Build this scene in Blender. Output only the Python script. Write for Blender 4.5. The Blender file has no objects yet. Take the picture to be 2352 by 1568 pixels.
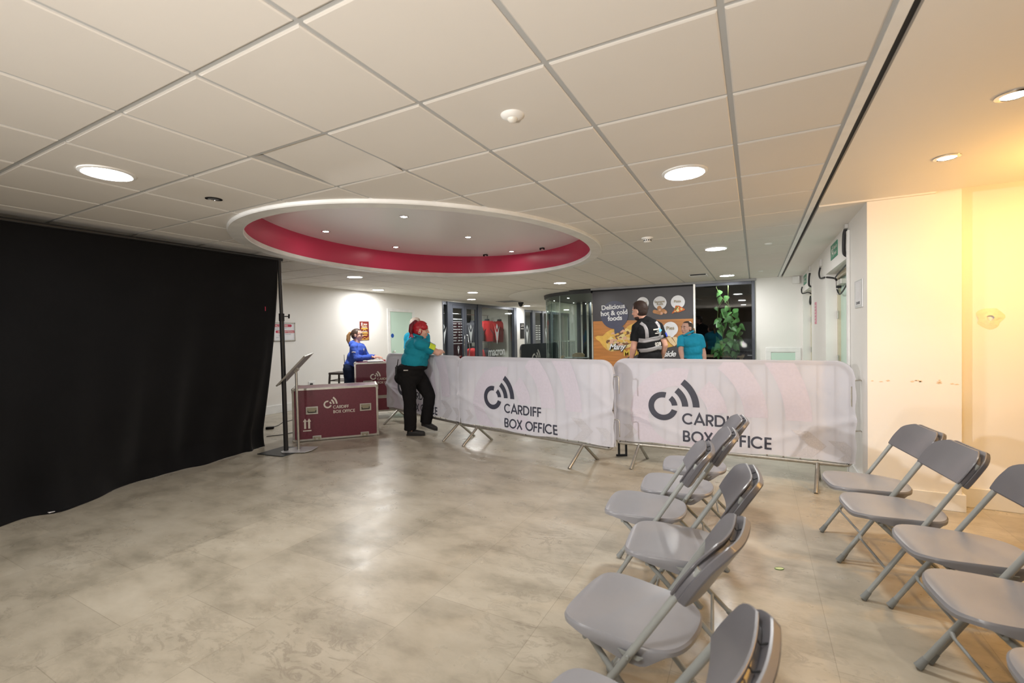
import bpy, bmesh, math, random
from mathutils import Vector, Matrix, Euler
from mathutils import noise as mnoise
random.seed(11)
SC = bpy.context.scene
COL = SC.collection
PI = math.pi
sin, cos, rad = math.sin, math.cos, math.radians

# ------------------------------------------------------------------ camera
F_PX, YAW, PITCH, ROLL = 1050.0, 0.4890, -0.0167, -0.0167
CAM_H, CEIL = 1.38, 2.39
_fw = Vector((-sin(YAW) * cos(PITCH), cos(YAW) * cos(PITCH), sin(PITCH)))
_rt = Vector((cos(YAW), sin(YAW), 0))
_up = _rt.cross(_fw)
RT = cos(ROLL) * _rt + sin(ROLL) * _up
UP = -sin(ROLL) * _rt + cos(ROLL) * _up
FW = _fw
cam_data = bpy.data.cameras.new('camera')
cam = bpy.data.objects.new('camera', cam_data)
COL.objects.link(cam)
cam.matrix_world = Matrix(((RT.x, UP.x, -FW.x, 0), (RT.y, UP.y, -FW.y, 0), (RT.z, UP.z, -FW.z, CAM_H), (0, 0, 0, 1)))
cam_data.sensor_width = 36
cam_data.lens = F_PX / 2352 * 36
cam_data.clip_start = 0.05
cam_data.dof.use_dof = True
cam_data.dof.focus_distance = 5.5
cam_data.dof.aperture_fstop = 3.2
SC.camera = cam


def ray(px, py):
    return FW * F_PX + RT * (px - 1176) + UP * (784 - py)


def at_z(px, py, z=0.0):
    d = ray(px, py)
    t = (z - CAM_H) / d.z
    return Vector((d.x * t, d.y * t, z))


def at_x(px, py, x):
    d = ray(px, py)
    t = x / d.x
    return Vector((x, d.y * t, CAM_H + d.z * t))


def at_y(px, py, y):
    d = ray(px, py)
    t = y / d.y
    return Vector((d.x * t, y, CAM_H + d.z * t))


# ------------------------------------------------------------------ colours and materials
def s(r, g, b):
    def c(v):
        v /= 255.0
        return v / 12.92 if v <= .04045 else ((v + .055) / 1.055) ** 2.4
    return (c(r), c(g), c(b), 1.0)


def mat(name, col, rough=.5, metal=0.0, spec=.5, bump=None, var=None, emit=None, sheen=0, coat=0, sss=0, coords='Object'):
    m = bpy.data.materials.new(name)
    m.use_nodes = True
    nt = m.node_tree
    b = nt.nodes['Principled BSDF']
    b.inputs['Base Color'].default_value = col
    b.inputs['Roughness'].default_value = rough
    b.inputs['Metallic'].default_value = metal
    b.inputs['Specular IOR Level'].default_value = spec
    if sheen:
        b.inputs['Sheen Weight'].default_value = sheen
    if coat:
        b.inputs['Coat Weight'].default_value = coat
        b.inputs['Coat Roughness'].default_value = .15
    if sss:
        b.inputs['Subsurface Weight'].default_value = sss
        b.inputs['Subsurface Radius'].default_value = (.012, .005, .003)
    tc = nt.nodes.new('ShaderNodeTexCoord')
    if var is None:
        var = (6.0, .06)
    n = nt.nodes.new('ShaderNodeTexNoise')
    n.inputs['Scale'].default_value = var[0]
    n.inputs['Detail'].default_value = 4
    nt.links.new(tc.outputs[coords], n.inputs['Vector'])
    r = nt.nodes.new('ShaderNodeMapRange')
    r.inputs['From Min'].default_value = .3
    r.inputs['From Max'].default_value = .7
    r.inputs['To Min'].default_value = 1 - var[1]
    r.inputs['To Max'].default_value = 1 + var[1]
    nt.links.new(n.outputs['Fac'], r.inputs['Value'])
    mx = nt.nodes.new('ShaderNodeMix')
    mx.data_type = 'RGBA'
    mx.blend_type = 'MULTIPLY'
    mx.inputs['Factor'].default_value = 1
    mx.inputs['A'].default_value = col
    nt.links.new(r.outputs['Result'], mx.inputs['B'])
    nt.links.new(mx.outputs['Result'], b.inputs['Base Color'])
    if bump:
        n2 = nt.nodes.new('ShaderNodeTexNoise')
        n2.inputs['Scale'].default_value = bump[0]
        n2.inputs['Detail'].default_value = 3
        nt.links.new(tc.outputs[coords], n2.inputs['Vector'])
        bp = nt.nodes.new('ShaderNodeBump')
        bp.inputs['Strength'].default_value = bump[1]
        bp.inputs['Distance'].default_value = bump[2] if len(bump) > 2 else .01
        nt.links.new(n2.outputs['Fac'], bp.inputs['Height'])
        nt.links.new(bp.outputs['Normal'], b.inputs['Normal'])
    if emit:
        b.inputs['Emission Color'].default_value = emit[0]
        b.inputs['Emission Strength'].default_value = emit[1]
    return m


def glass_mat(name, tint, refl=.1, rough=.02):
    m = bpy.data.materials.new(name)
    m.use_nodes = True
    nt = m.node_tree
    for n in list(nt.nodes):
        nt.nodes.remove(n)
    out = nt.nodes.new('ShaderNodeOutputMaterial')
    tr = nt.nodes.new('ShaderNodeBsdfTransparent')
    tr.inputs['Color'].default_value = tint
    gl = nt.nodes.new('ShaderNodeBsdfGlossy')
    gl.inputs['Roughness'].default_value = rough
    lw = nt.nodes.new('ShaderNodeLayerWeight')
    lw.inputs['Blend'].default_value = .5
    pw_ = nt.nodes.new('ShaderNodeMath')
    pw_.operation = 'POWER'
    pw_.inputs[1].default_value = 4.0
    nt.links.new(lw.outputs['Facing'], pw_.inputs[0])
    mr = nt.nodes.new('ShaderNodeMath')
    mr.operation = 'MULTIPLY_ADD'
    mr.inputs[1].default_value = .55
    mr.inputs[2].default_value = refl * .3
    mr.use_clamp = True
    nt.links.new(pw_.outputs[0], mr.inputs[0])
    mx = nt.nodes.new('ShaderNodeMixShader')
    nt.links.new(mr.outputs[0], mx.inputs[0])
    nt.links.new(tr.outputs[0], mx.inputs[1])
    nt.links.new(gl.outputs[0], mx.inputs[2])
    nt.links.new(mx.outputs[0], out.inputs[0])
    return m


# ------------------------------------------------------------------ mesh builder
class MB:
    def __init__(self):
        self.v, self.f, self.mi = [], [], []

    def add(self, verts, faces, M=None, mi=0):
        o = len(self.v)
        if M is not None:
            verts = [M @ Vector(p) for p in verts]
        self.v += [tuple(p) for p in verts]
        self.f += [tuple(i + o for i in f) for f in faces]
        self.mi += [mi] * len(faces)
        return self

    def box(self, x0, x1, y0, y1, z0, z1, M=None, mi=0):
        v = [(x, y, z) for z in (z0, z1) for y in (y0, y1) for x in (x0, x1)]
        f = [(0, 2, 3, 1), (4, 5, 7, 6), (0, 1, 5, 4), (2, 6, 7, 3), (0, 4, 6, 2), (1, 3, 7, 5)]
        return self.add(v, f, M, mi)

    def tube(self, pts, r, n=10, M=None, mi=0, closed=False, cap=True):
        P = [Vector(p) for p in pts]
        k = len(P)
        rs = r if isinstance(r, (list, tuple)) else [r] * k
        T = []
        for i in range(k):
            a = P[(i - 1) % k] if (closed or i > 0) else P[i]
            b = P[(i + 1) % k] if (closed or i < k - 1) else P[i]
            T.append((b - a).normalized())
        nrm = T[0].orthogonal().normalized()
        vs = []
        for i in range(k):
            if i:
                q = T[i - 1].rotation_difference(T[i])
                nrm = q @ nrm
            bn = T[i].cross(nrm)
            for j in range(n):
                a = 2 * PI * j / n
                vs.append(P[i] + rs[i] * (cos(a) * nrm + sin(a) * bn))
        fs = []
        for i in range(k if closed else k - 1):
            i2 = (i + 1) % k
            for j in range(n):
                j2 = (j + 1) % n
                fs.append((i * n + j, i * n + j2, i2 * n + j2, i2 * n + j))
        if cap and not closed:
            fs.append(tuple(range(n - 1, -1, -1)))
            fs.append(tuple((k - 1) * n + j for j in range(n)))
        return self.add(vs, fs, M, mi)

    def lathe(self, prof, n=24, M=None, mi=0, sx=1.0, sy=1.0, ring=False):
        if ring:
            prof = list(prof) + [prof[0]]
        vs, fs = [], []
        for (r, z) in prof:
            for j in range(n):
                a = 2 * PI * j / n
                vs.append((r * cos(a) * sx, r * sin(a) * sy, z))
        for i in range(len(prof) - 1):
            for j in range(n):
                j2 = (j + 1) % n
                fs.append((i * n + j, i * n + j2, (i + 1) * n + j2, (i + 1) * n + j))
        if prof[0][0] > 1e-6 and not ring:
            fs.append(tuple(range(n - 1, -1, -1)))
        if prof[-1][0] > 1e-6 and not ring:
            fs.append(tuple((len(prof) - 1) * n + j for j in range(n)))
        return self.add(vs, fs, M, mi)

    def ell(self, c, r, M=None, nu=20, nv=12, mi=0, R=None, keep=None):
        c = Vector(c)
        vs, fs = [], []
        for i in range(nv + 1):
            t = PI * i / nv
            for j in range(nu):
                a = 2 * PI * j / nu
                p = Vector((r[0] * sin(t) * cos(a), r[1] * sin(t) * sin(a), r[2] * cos(t)))
                if R is not None:
                    p = R @ p
                vs.append(c + p)
        for i in range(nv):
            for j in range(nu):
                j2 = (j + 1) % nu
                if keep:
                    t = PI * (i + .5) / nv
                    a = 2 * PI * (j + .5) / nu
                    if not keep(sin(t) * cos(a), sin(t) * sin(a), cos(t)):
                        continue
                if i == 0:
                    fs.append((0, (i + 1) * nu + j, (i + 1) * nu + j2))
                elif i == nv - 1:
                    fs.append((i * nu + j, (i + 1) * nu, i * nu + j2))
                else:
                    fs.append((i * nu + j, (i + 1) * nu + j, (i + 1) * nu + j2, i * nu + j2))
        return self.add(vs, fs, M, mi)

    def cap(self, p0, r0, p1, r1, n=16, flat0=False, flat1=False):
        """tapered capsule; flat ends where asked"""
        p0, p1 = Vector(p0), Vector(p1)
        ax = p1 - p0
        L = ax.length
        if L < 1e-6:
            return self.ell(p0, (r0, r0, r0))
        ax.normalize()
        u = ax.orthogonal().normalized()
        w = ax.cross(u)
        rings = []
        if flat0:
            rings += [(0, 1e-5), (0, r0)]
        else:
            for i in range(6):
                a = PI / 2 * (1 - i / 5)
                rings.append((-r0 * sin(a), max(r0 * cos(a), 1e-5)))
        if flat1:
            rings += [(L, r1), (L, 1e-5)]
        else:
            for i in range(6):
                a = PI / 2 * i / 5
                rings.append((L + r1 * sin(a), max(r1 * cos(a), 1e-5)))
        vs, fs = [], []
        for (t, r) in rings:
            for j in range(n):
                a = 2 * PI * j / n
                vs.append(p0 + ax * t + r * (cos(a) * u + sin(a) * w))
        for i in range(len(rings) - 1):
            for j in range(n):
                j2 = (j + 1) % n
                fs.append((i * n + j, i * n + j2, (i + 1) * n + j2, (i + 1) * n + j))
        fs.append(tuple(range(n - 1, -1, -1)))
        fs.append(tuple((len(rings) - 1) * n + j for j in range(n)))
        return self.add(vs, fs)

    def prism(self, poly, z0, z1, M=None, mi=0):
        n = len(poly)
        vs = [(p[0], p[1], z0) for p in poly] + [(p[0], p[1], z1) for p in poly]
        fs = [tuple(range(n - 1, -1, -1)), tuple(range(n, 2 * n))]
        for i in range(n):
            j = (i + 1) % n
            fs.append((i, j, n + j, n + i))
        return self.add(vs, fs, M, mi)

    def flat(self, poly, M=None, mi=0, z=0.0):
        return self.add([(p[0], p[1], z) for p in poly], [tuple(range(len(poly)))], M, mi)

    def grid(self, fn, nu, nv, M=None, mi=0, closed_u=False):
        vs = [fn(i / nu, j / nv) for j in range(nv + 1) for i in range(nu + (0 if closed_u else 1))]
        w = nu + (0 if closed_u else 1)
        fs = []
        for j in range(nv):
            for i in range(nu):
                i2 = (i + 1) % w
                fs.append((j * w + i, j * w + i2, (j + 1) * w + i2, (j + 1) * w + i))
        return self.add(vs, fs, M, mi)

    def strip(self, pts, w, M=None, mi=0, closed=False, z=0.0):
        """flat stroke of width w along 2-D points"""
        P = [Vector((p[0], p[1])) for p in pts]
        k = len(P)
        L, Rr = [], []
        for i in range(k):
            a = P[(i - 1) % k] if (closed or i > 0) else None
            b = P[(i + 1) % k] if (closed or i < k - 1) else None
            d1 = (P[i] - a).normalized() if a is not None else (b - P[i]).normalized()
            d2 = (b - P[i]).normalized() if b is not None else d1
            n1 = Vector((-d1.y, d1.x))
            n2 = Vector((-d2.y, d2.x))
            m = (n1 + n2)
            m = m.normalized() if m.length > 1e-4 else n1
            h = w / 2 / max(m.dot(n1), .35)
            L.append(P[i] + m * h)
            Rr.append(P[i] - m * h)
        vs = [(p.x, p.y, z) for p in L] + [(p.x, p.y, z) for p in Rr]
        fs = []
        for i in range(k if closed else k - 1):
            j = (i + 1) % k
            fs.append((i, k + i, k + j, j))
        return self.add(vs, fs, M, mi)

    def mesh(self, name, recalc=True):
        me = bpy.data.meshes.new(name)
        me.from_pydata(self.v, [], self.f)
        me.polygons.foreach_set('material_index', self.mi)
        if recalc:
            bm = bmesh.new()
            bm.from_mesh(me)
            bmesh.ops.recalc_face_normals(bm, faces=bm.faces)
            bm.to_mesh(me)
            bm.free()
        me.update()
        return me

    def build(self, name, mats, parent=None, smooth=None, bevel=0, recalc=True, seg=2):
        me = self.mesh(name, recalc)
        return link(name, me, mats, parent, smooth, bevel, seg)


def link(name, me, mats, parent=None, smooth=None, bevel=0, seg=2):
    o = bpy.data.objects.new(name, me)
    COL.objects.link(o)
    for m in (mats if isinstance(mats, (list, tuple)) else [mats]):
        me.materials.append(m)
    if parent is not None:
        o.parent = parent
    if smooth:
        me.polygons.foreach_set('use_smooth', [True] * len(me.polygons))
        me.set_sharp_from_angle(angle=rad(smooth))
    if bevel:
        b = o.modifiers.new('bevel', 'BEVEL')
        b.width = bevel
        b.segments = seg
        b.limit_method = 'ANGLE'
        b.angle_limit = rad(40)
    return o


def bake(o):
    """replace an object's mesh by its evaluated (modified) mesh"""
    bpy.context.view_layer.update()
    dg = bpy.context.evaluated_depsgraph_get()
    me = bpy.data.meshes.new_from_object(o.evaluated_get(dg))
    o.modifiers.clear()
    o.data = me
    return o


def tag(o, label, cat, group=None, kind=None):
    o['label'] = label
    o['category'] = cat
    if group:
        o['group'] = group
    if kind:
        o['kind'] = kind
    return o


def thing(name, label, cat, loc=(0, 0, 0), rz=0.0, group=None):
    o = bpy.data.objects.new(name, None)
    COL.objects.link(o)
    o.empty_display_size = .1
    o.location = loc
    o.rotation_euler = (0, 0, rz)
    return tag(o, label, cat, group)


def struct(o, label=None):
    o['kind'] = 'structure'
    if label:
        o['label'] = label
    return o


def dup(root, loc, rz, label, group=None):
    r = root.copy()
    COL.objects.link(r)
    r.location = loc
    r.rotation_euler = (0, 0, rz)
    r['label'] = label
    if group:
        r['group'] = group
    for ch in list(root.children):
        c = ch.copy()
        COL.objects.link(c)
        c.parent = r
        for g in list(ch.children):
            d = g.copy()
            COL.objects.link(d)
            d.parent = c
    return r


def frame_at(origin, xdir, ydir):
    """matrix whose local x, y run along xdir, ydir and whose z is their normal"""
    x = Vector(xdir).normalized()
    y = Vector(ydir).normalized()
    z = x.cross(y)
    o = Vector(origin)
    return Matrix(((x.x, y.x, z.x, o.x), (x.y, y.y, z.y, o.y), (x.z, y.z, z.z, o.z), (0, 0, 0, 1)))


def arc(cx, cy, r, a0, a1, n=16):
    return [(cx + r * cos(rad(a0 + (a1 - a0) * i / n)), cy + r * sin(rad(a0 + (a1 - a0) * i / n))) for i in range(n + 1)]


def text_into(mb, txt, size, M, mi=0, bold=0.0, shear=0.0, align='LEFT', z=0.0, spacing=1.0):
    cu = bpy.data.curves.new('t', 'FONT')
    cu.body = txt
    cu.size = size
    cu.offset = bold
    cu.shear = shear
    cu.align_x = align
    cu.space_character = spacing
    cu.resolution_u = 3
    o = bpy.data.objects.new('t', cu)
    COL.objects.link(o)
    bpy.context.view_layer.update()
    dg = bpy.context.evaluated_depsgraph_get()
    me = bpy.data.meshes.new_from_object(o.evaluated_get(dg))
    mb.add([(v.co.x, v.co.y, z) for v in me.vertices], [tuple(p.vertices) for p in me.polygons], M, mi)
    bpy.data.objects.remove(o)
    bpy.data.curves.remove(cu)
    bpy.data.meshes.remove(me)


# geometric sans capitals drawn as strokes (cap height 1)
SW = .172
GLY = {
    'C': (.92, [arc(.47, .5, .43, 42, 318, 22)]),
    'A': (.93, [[(.05, 0), (.46, .97), (.87, 0)], [(.2, .3), (.72, .3)]]),
    'R': (.68, [[(.1, 0), (.1, 1)], [(.1, .925), (.3, .925)] + arc(.34, .68, .245, 90, -90, 10) + [(.1, .435)], [(.3, .435), (.58, 0)]]),
    'D': (.9, [[(.1, 0), (.1, 1)], [(.1, .925), (.3, .925)] + arc(.36, .5, .425, 88, -88, 14) + [(.1, .075)]]),
    'I': (.27, [[(.13, 0), (.13, 1)]]),
    'F': (.56, [[(.1, 0), (.1, 1)], [(.1, .925), (.52, .925)], [(.1, .5), (.5, .5)]]),
    'B': (.68, [[(.1, 0), (.1, 1)], [(.1, .925), (.28, .925)] + arc(.32, .715, .21, 90, -90, 8) + [(.1, .505)], [(.1, .505), (.3, .505)] + arc(.36, .29, .215, 90, -90, 8) + [(.1, .075)]]),
    'O': (1.03, [arc(.52, .5, .43, 0, 360, 28)]),
    'X': (.74, [[(.06, 0), (.66, 1)], [(.66, 0), (.06, 1)]]),
    'E': (.6, [[(.1, 0), (.1, 1)], [(.1, .925), (.53, .925)], [(.1, .5), (.5, .5)], [(.1, .075), (.53, .075)]]),
    ' ': (.32, []),
}


def caps_into(mb, txt, h, x, y, M, mi=0, z=0.0):
    for ch in txt:
        adv, st = GLY[ch]
        for k_, p in enumerate(st):
            mb.strip([(x + q[0] * h, y + q[1] * h) for q in p], SW * h, M, mi, z=z + .00012 * k_)
        x += (adv + .04) * h
    return x


def band(a0, a1, r0, r1, n=14, skew=0.0):
    """ring sector between radii, as quads"""
    qs = []
    for i in range(n):
        t0, t1 = a0 + (a1 - a0) * i / n, a0 + (a1 - a0) * (i + 1) / n
        qs.append([(r * cos(rad(t)), r * sin(rad(t))) for (r, t) in ((r0, t0), (r1, t0), (r1, t1), (r0, t1))])
    return qs


def logo_quads(n=1):
    q = band(76, 343, .61, 1.0, 30 * n)
    q += band(6, 50, .6, .97, 8 * n) + band(2, 52, 1.27, 1.68, 10 * n) + band(1, 53, 1.97, 2.4, 12 * n)
    return q


def logo_into(mb, M, u, mi=0, z=0.0, words=True, mirror=False):
    for q in logo_quads():
        mb.flat([(p[0] * u, p[1] * u) for p in q], M, mi, z)
    if words:
        caps_into(mb, 'CARDIFF', .76 * u, 1.3 * u, -1.16 * u, M, mi, z)
        caps_into(mb, 'BOX OFFICE', .76 * u, 1.3 * u, -2.36 * u, M, mi, z)


def clip_rect(poly, x0, x1, y0, y1):
    def clip(P, ax, v, sgn):
        out = []
        for i in range(len(P)):
            a, b = P[i], P[(i + 1) % len(P)]
            ia, ib = (a[ax] - v) * sgn >= 0, (b[ax] - v) * sgn >= 0
            if ia:
                out.append(a)
            if ia != ib:
                t = (v - a[ax]) / (b[ax] - a[ax])
                out.append((a[0] + (b[0] - a[0]) * t, a[1] + (b[1] - a[1]) * t))
        return out
    P = list(poly)
    for (ax, v, sg) in ((0, x0, 1), (0, x1, -1), (1, y0, 1), (1, y1, -1)):
        if P:
            P = clip(P, ax, v, sg)
    return P if len(P) > 2 else None


# ------------------------------------------------------------------ common materials
M = {}
M['wall'] = mat('white_paint', s(240, 238, 234), .55, bump=(60, .05, .002), var=(2, .015))
M['ceil'] = mat('ceiling_tile_white', s(232, 228, 222), .8, spec=.2, bump=(400, .15, .001), var=(1.3, .02))
M['tbar'] = mat('grid_bar_white', s(188, 190, 190), .5, var=(3, .02))
M['plaster'] = mat('plaster_white', s(240, 236, 230), .5, var=(1.5, .012))
M['white'] = mat('white_plastic', s(238, 238, 236), .4)
M['black'] = mat('black_matte', s(22, 22, 24), .6)
M['blackmetal'] = mat('black_metal', s(36, 36, 38), .38, spec=.5)
M['darkgrey'] = mat('dark_grey_frame', s(88, 92, 102), .35, metal=.3)
M['alu'] = mat('brushed_aluminium', s(200, 198, 192), .35, metal=.85, var=(20, .08), bump=(90, .08, .001))
M['steel'] = mat('galvanised_steel', s(172, 168, 160), .36, metal=.8, var=(30, .12))
M['chrome'] = mat('polished_steel', s(215, 215, 215), .15, metal=1)
M['pink'] = mat('crimson_paint', s(212, 62, 98), .32, spec=.5, var=(1.2, .05))
M['mint'] = mat('pale_mint_laminate', s(202, 228, 214), .35, var=(2, .01))
M['maroon'] = mat('maroon_laminate', s(118, 54, 70), .34, var=(80, .10), bump=(260, .25, .001))
M['signwhite'] = mat('sign_white', s(236, 236, 240), .4)
M['ink'] = mat('dark_ink', s(58, 60, 74), .55, var=(60, .08))
M['inkwhite'] = mat('white_print', s(236, 230, 222), .5)
M['grey'] = mat('mid_grey', s(120, 122, 126), .5)
M['bulb'] = mat('lamp_diffuser', (1, 1, 1, 1), .5, emit=((1, .992, .97, 1), 160.0))
M['spotbulb'] = mat('spot_lamp', (1, 1, 1, 1), .5, emit=((1, .97, .9, 1), 60.0))

for k_ in ('bulb', 'spotbulb'):
    M[k_].cycles.emission_sampling = 'FRONT'
# ================================================================== FLOOR
def floor_material():
    m = bpy.data.materials.new('stone_effect_vinyl')
    m.use_nodes = True
    nt = m.node_tree
    L = nt.links
    b = nt.nodes['Principled BSDF']
    tc = nt.nodes.new('ShaderNodeTexCoord')
    sep = nt.nodes.new('ShaderNodeSeparateXYZ')
    L.new(tc.outputs['Object'], sep.inputs[0])
    cmb = nt.nodes.new('ShaderNodeCombineXYZ')

    def off(out, v):
        a = nt.nodes.new('ShaderNodeMath')
        a.operation = 'ADD'
        a.inputs[1].default_value = v
        L.new(out, a.inputs[0])
        return a.outputs[0]
    L.new(off(sep.outputs['Y'], -1.03 + 11.8), cmb.inputs['X'])
    L.new(off(sep.outputs['X'], 2.715 + 12.0), cmb.inputs['Y'])
    br = nt.nodes.new('ShaderNodeTexBrick')
    br.inputs['Scale'].default_value = 1
    br.inputs['Brick Width'].default_value = .59
    br.inputs['Row Height'].default_value = .6
    br.inputs['Mortar Size'].default_value = .0016
    br.inputs['Mortar Smooth'].default_value = .3
    br.inputs['Color1'].default_value = (.86, .86, .86, 1)
    br.inputs['Color2'].default_value = (1.06, 1.06, 1.06, 1)
    br.inputs['Mortar'].default_value = (.62, .6, .58, 1)
    br.offset = .5
    L.new(cmb.outputs[0], br.inputs['Vector'])

    def noise(scale, detail, stretch, rough=.6, dist=0):
        mp = nt.nodes.new('ShaderNodeMapping')
        mp.inputs['Scale'].default_value = stretch
        L.new(tc.outputs['Object'], mp.inputs[0])
        n = nt.nodes.new('ShaderNodeTexNoise')
        n.inputs['Scale'].default_value = scale
        n.inputs['Detail'].default_value = detail
        n.inputs['Roughness'].default_value = rough
        n.inputs['Distortion'].default_value = dist
        L.new(mp.outputs[0], n.inputs['Vector'])
        return n.outputs['Fac']

    def ramp(src, stops):
        r = nt.nodes.new('ShaderNodeValToRGB')
        e = r.color_ramp.elements
        e[0].position, e[0].color = stops[0]
        e[1].position, e[1].color = stops[-1]
        for p, c in stops[1:-1]:
            x = e.new(p)
            x.color = c
        L.new(src, r.inputs[0])
        return r.outputs[0]

    base = ramp(noise(2.2, 8, (1, 1.7, 1), .62), [(.32, s(152, 144, 128)), (.5, s(180, 171, 154)), (.72, s(195, 187, 171))])
    # broken darker flakes, gathered in patches
    flake = ramp(noise(7.5, 7, (1, 1.9, 1), .66, 1.3), [(.36, (0, 0, 0, 1)), (.415, (1, 1, 1, 1)), (.43, (1, 1, 1, 1)), (.49, (0, 0, 0, 1))])
    patch = ramp(noise(1.3, 3, (1, 1, 1)), [(.45, (0, 0, 0, 1)), (.66, (1, 1, 1, 1))])
    fm = nt.nodes.new('ShaderNodeMath')
    fm.operation = 'MULTIPLY'
    L.new(flake, fm.inputs[0])
    L.new(patch, fm.inputs[1])
    fm2 = nt.nodes.new('ShaderNodeMath')
    fm2.operation = 'MULTIPLY'
    fm2.inputs[1].default_value = .5
    L.new(fm.outputs[0], fm2.inputs[0])
    mx = nt.nodes.new('ShaderNodeMix')
    mx.data_type = 'RGBA'
    mx.inputs['B'].default_value = s(132, 122, 108)
    L.new(fm2.outputs[0], mx.inputs['Factor'])
    L.new(base, mx.inputs['A'])
    mu = nt.nodes.new('ShaderNodeMix')
    mu.data_type = 'RGBA'
    mu.blend_type = 'MULTIPLY'
    mu.inputs['Factor'].default_value = .75
    L.new(mx.outputs['Result'], mu.inputs['A'])
    L.new(br.outputs['Color'], mu.inputs['B'])
    L.new(mu.outputs['Result'], b.inputs['Base Color'])
    rr = ramp(noise(3.5, 5, (1, 1, 1)), [(.3, (.24, .24, .24, 1)), (.7, (.4, .4, .4, 1))])
    L.new(rr, b.inputs['Roughness'])
    b.inputs['Specular IOR Level'].default_value = .55
    bp = nt.nodes.new('ShaderNodeBump')
    bp.inputs['Strength'].default_value = .12
    bp.inputs['Distance'].default_value = .003
    L.new(noise(24, 4, (1, 1, 1)), bp.inputs['Height'])
    L.new(bp.outputs['Normal'], b.inputs['Normal'])
    return m


WL = -7.75          # face of the left wall
WR = .79            # face of the corridor wall on the right
EW = 10.2           # face of the end wall and food counter front
struct(MB().box(-11, 6, -6, 24, -.2, 0).build('floor', floor_material()), 'beige stone-effect vinyl tile floor')

# ================================================================== WALLS
DX0, DX1, DZ = 8.29, 9.17, 1.965      # mint door in the left wall (along Y)
wl = MB().box(WL - .2, WL, -6, 10.43, 0, 2.75)
wl.box(WL - .2, WL, 14.95, 15.6, 0, 2.75)
wl.box(WL - .2, WL, 10.43, 14.95, 2.335, 2.75).box(WL - .2, WL, 15.6, 24, 2.3, 2.75)
struct(wl.build('wall_left', M['wall']), 'white painted left wall')
struct(MB().box(WL, 6, -6.2, -6, 0, 2.75).build('wall_back', M['wall']), 'white wall behind the seats')
struct(MB().box(-11, 6, 23.8, 24, 0, 2.75).build('wall_far', M['wall']), 'white wall at the far end')
struct(MB().box(5, 5.2, -6, 4.7, 0, 2.75).build('wall_east', M['wall']), 'white wall on the far right')
# corridor wall with two recessed double doors
D1, D2 = (5.38, 6.98), (8.62, 10.08)
wr = MB()
for (a, b_) in ((4.55, D1[0]), (D1[1], D2[0]), (D2[1], EW + .2)):
    wr.box(WR, WR + .35, a, b_, 0, 2.5)
for d in (D1, D2):
    wr.box(WR, WR + .35, d[0], d[1], 2.06, 2.5)
    wr.box(WR + .2, WR + .35, d[0], d[1], 0, 2.06)
wr.box(WR + .35, 1.35, 4.55, 5.0, 0, 2.5)
struct(wr.build('wall_right', M['wall']), 'white corridor wall with two recessed double doors')
struct(MB().box(1.35, 1.75, 4.7, 4.95, 0, 2.5).box(1.75, 5.2, 4.7, 4.95, 2.1, 2.5).box(2.7, 5.2, 4.7, 4.95, 0, 2.1)
       .build('wall_front', M['wall']), 'warm lit wall beside the column')
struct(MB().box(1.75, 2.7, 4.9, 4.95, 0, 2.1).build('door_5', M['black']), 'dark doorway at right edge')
# chipped paint streaks on the column face
cp = MB()
rr_ = random.Random(3)
for k in range(13):
    x = .81 + .5 * rr_.random() ** 1.6
    z = .96 + rr_.gauss(0, .006) + (.02 if rr_.random() < .2 else 0)
    w, h = .012 + .03 * rr_.random(), .004 + .004 * rr_.random()
    cp.add([(x, 4.5485, z), (x + w * .4, 4.5485, z - h), (x + w, 4.5485, z - h * .2), (x + w * .6, 4.5485, z + h)], [(0, 1, 2, 3)])
cp.build('trim_9', mat('scuffed_plaster', s(228, 202, 172), .8))
struct(bpy.data.objects['trim_9'], 'row of scuff marks on the lit column')
# end wall right of the cafe window, and the frames round the cafe front
struct(MB().box(0, WR, EW, EW + .2, 0, 2.5).build('wall_end', M['wall']), 'white end wall with low access hatch')

bb = MB()
bb.box(WL, WL + .018, -6, 8.22, 0, .15).box(WL, WL + .018, 9.24, 10.43, 0, .15)
struct(bb.build('baseboard_left', M['white'], bevel=.004), 'white skirting along the left wall')
bb = MB().box(WR - .012, 1.372, 4.532, 4.55, 0, .13).box(1.354, 1.372, 4.55, 4.682, 0, .13).box(1.372, 1.75, 4.682, 4.7, 0, .15)
struct(bb.build('baseboard_front', M['white'], bevel=.004), 'white skirting round the column')
bb = MB().box(WR - .016, WR, 4.55, D1[0], 0, .13).box(WR - .016, WR, D1[1], D2[0], 0, .13).box(0, WR, EW - .016, EW, 0, .13)
struct(bb.build('baseboard_right', M['white'], bevel=.004), 'white skirting along the corridor wall')

# ================================================================== CEILING
GX, GY, TS = -5.148 * .6, 1.660 * .6, .6      # tile grid phase
ECX, ECY, EA, EB = -3.385, 4.545, 1.89, 2.32     # oval recess
SX = .44                                       # left edge of the black track


def ellipse(a, b, n=96, cx=ECX, cy=ECY):
    return [(cx + a * cos(2 * PI * i / n), cy + b * sin(2 * PI * i / n)) for i in range(n)]


def bool_cut(me_obj, cutter):
    md = me_obj.modifiers.new('cut', 'BOOLEAN')
    md.operation = 'DIFFERENCE'
    md.solver = 'EXACT'
    md.object = cutter
    bake(me_obj)


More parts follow.
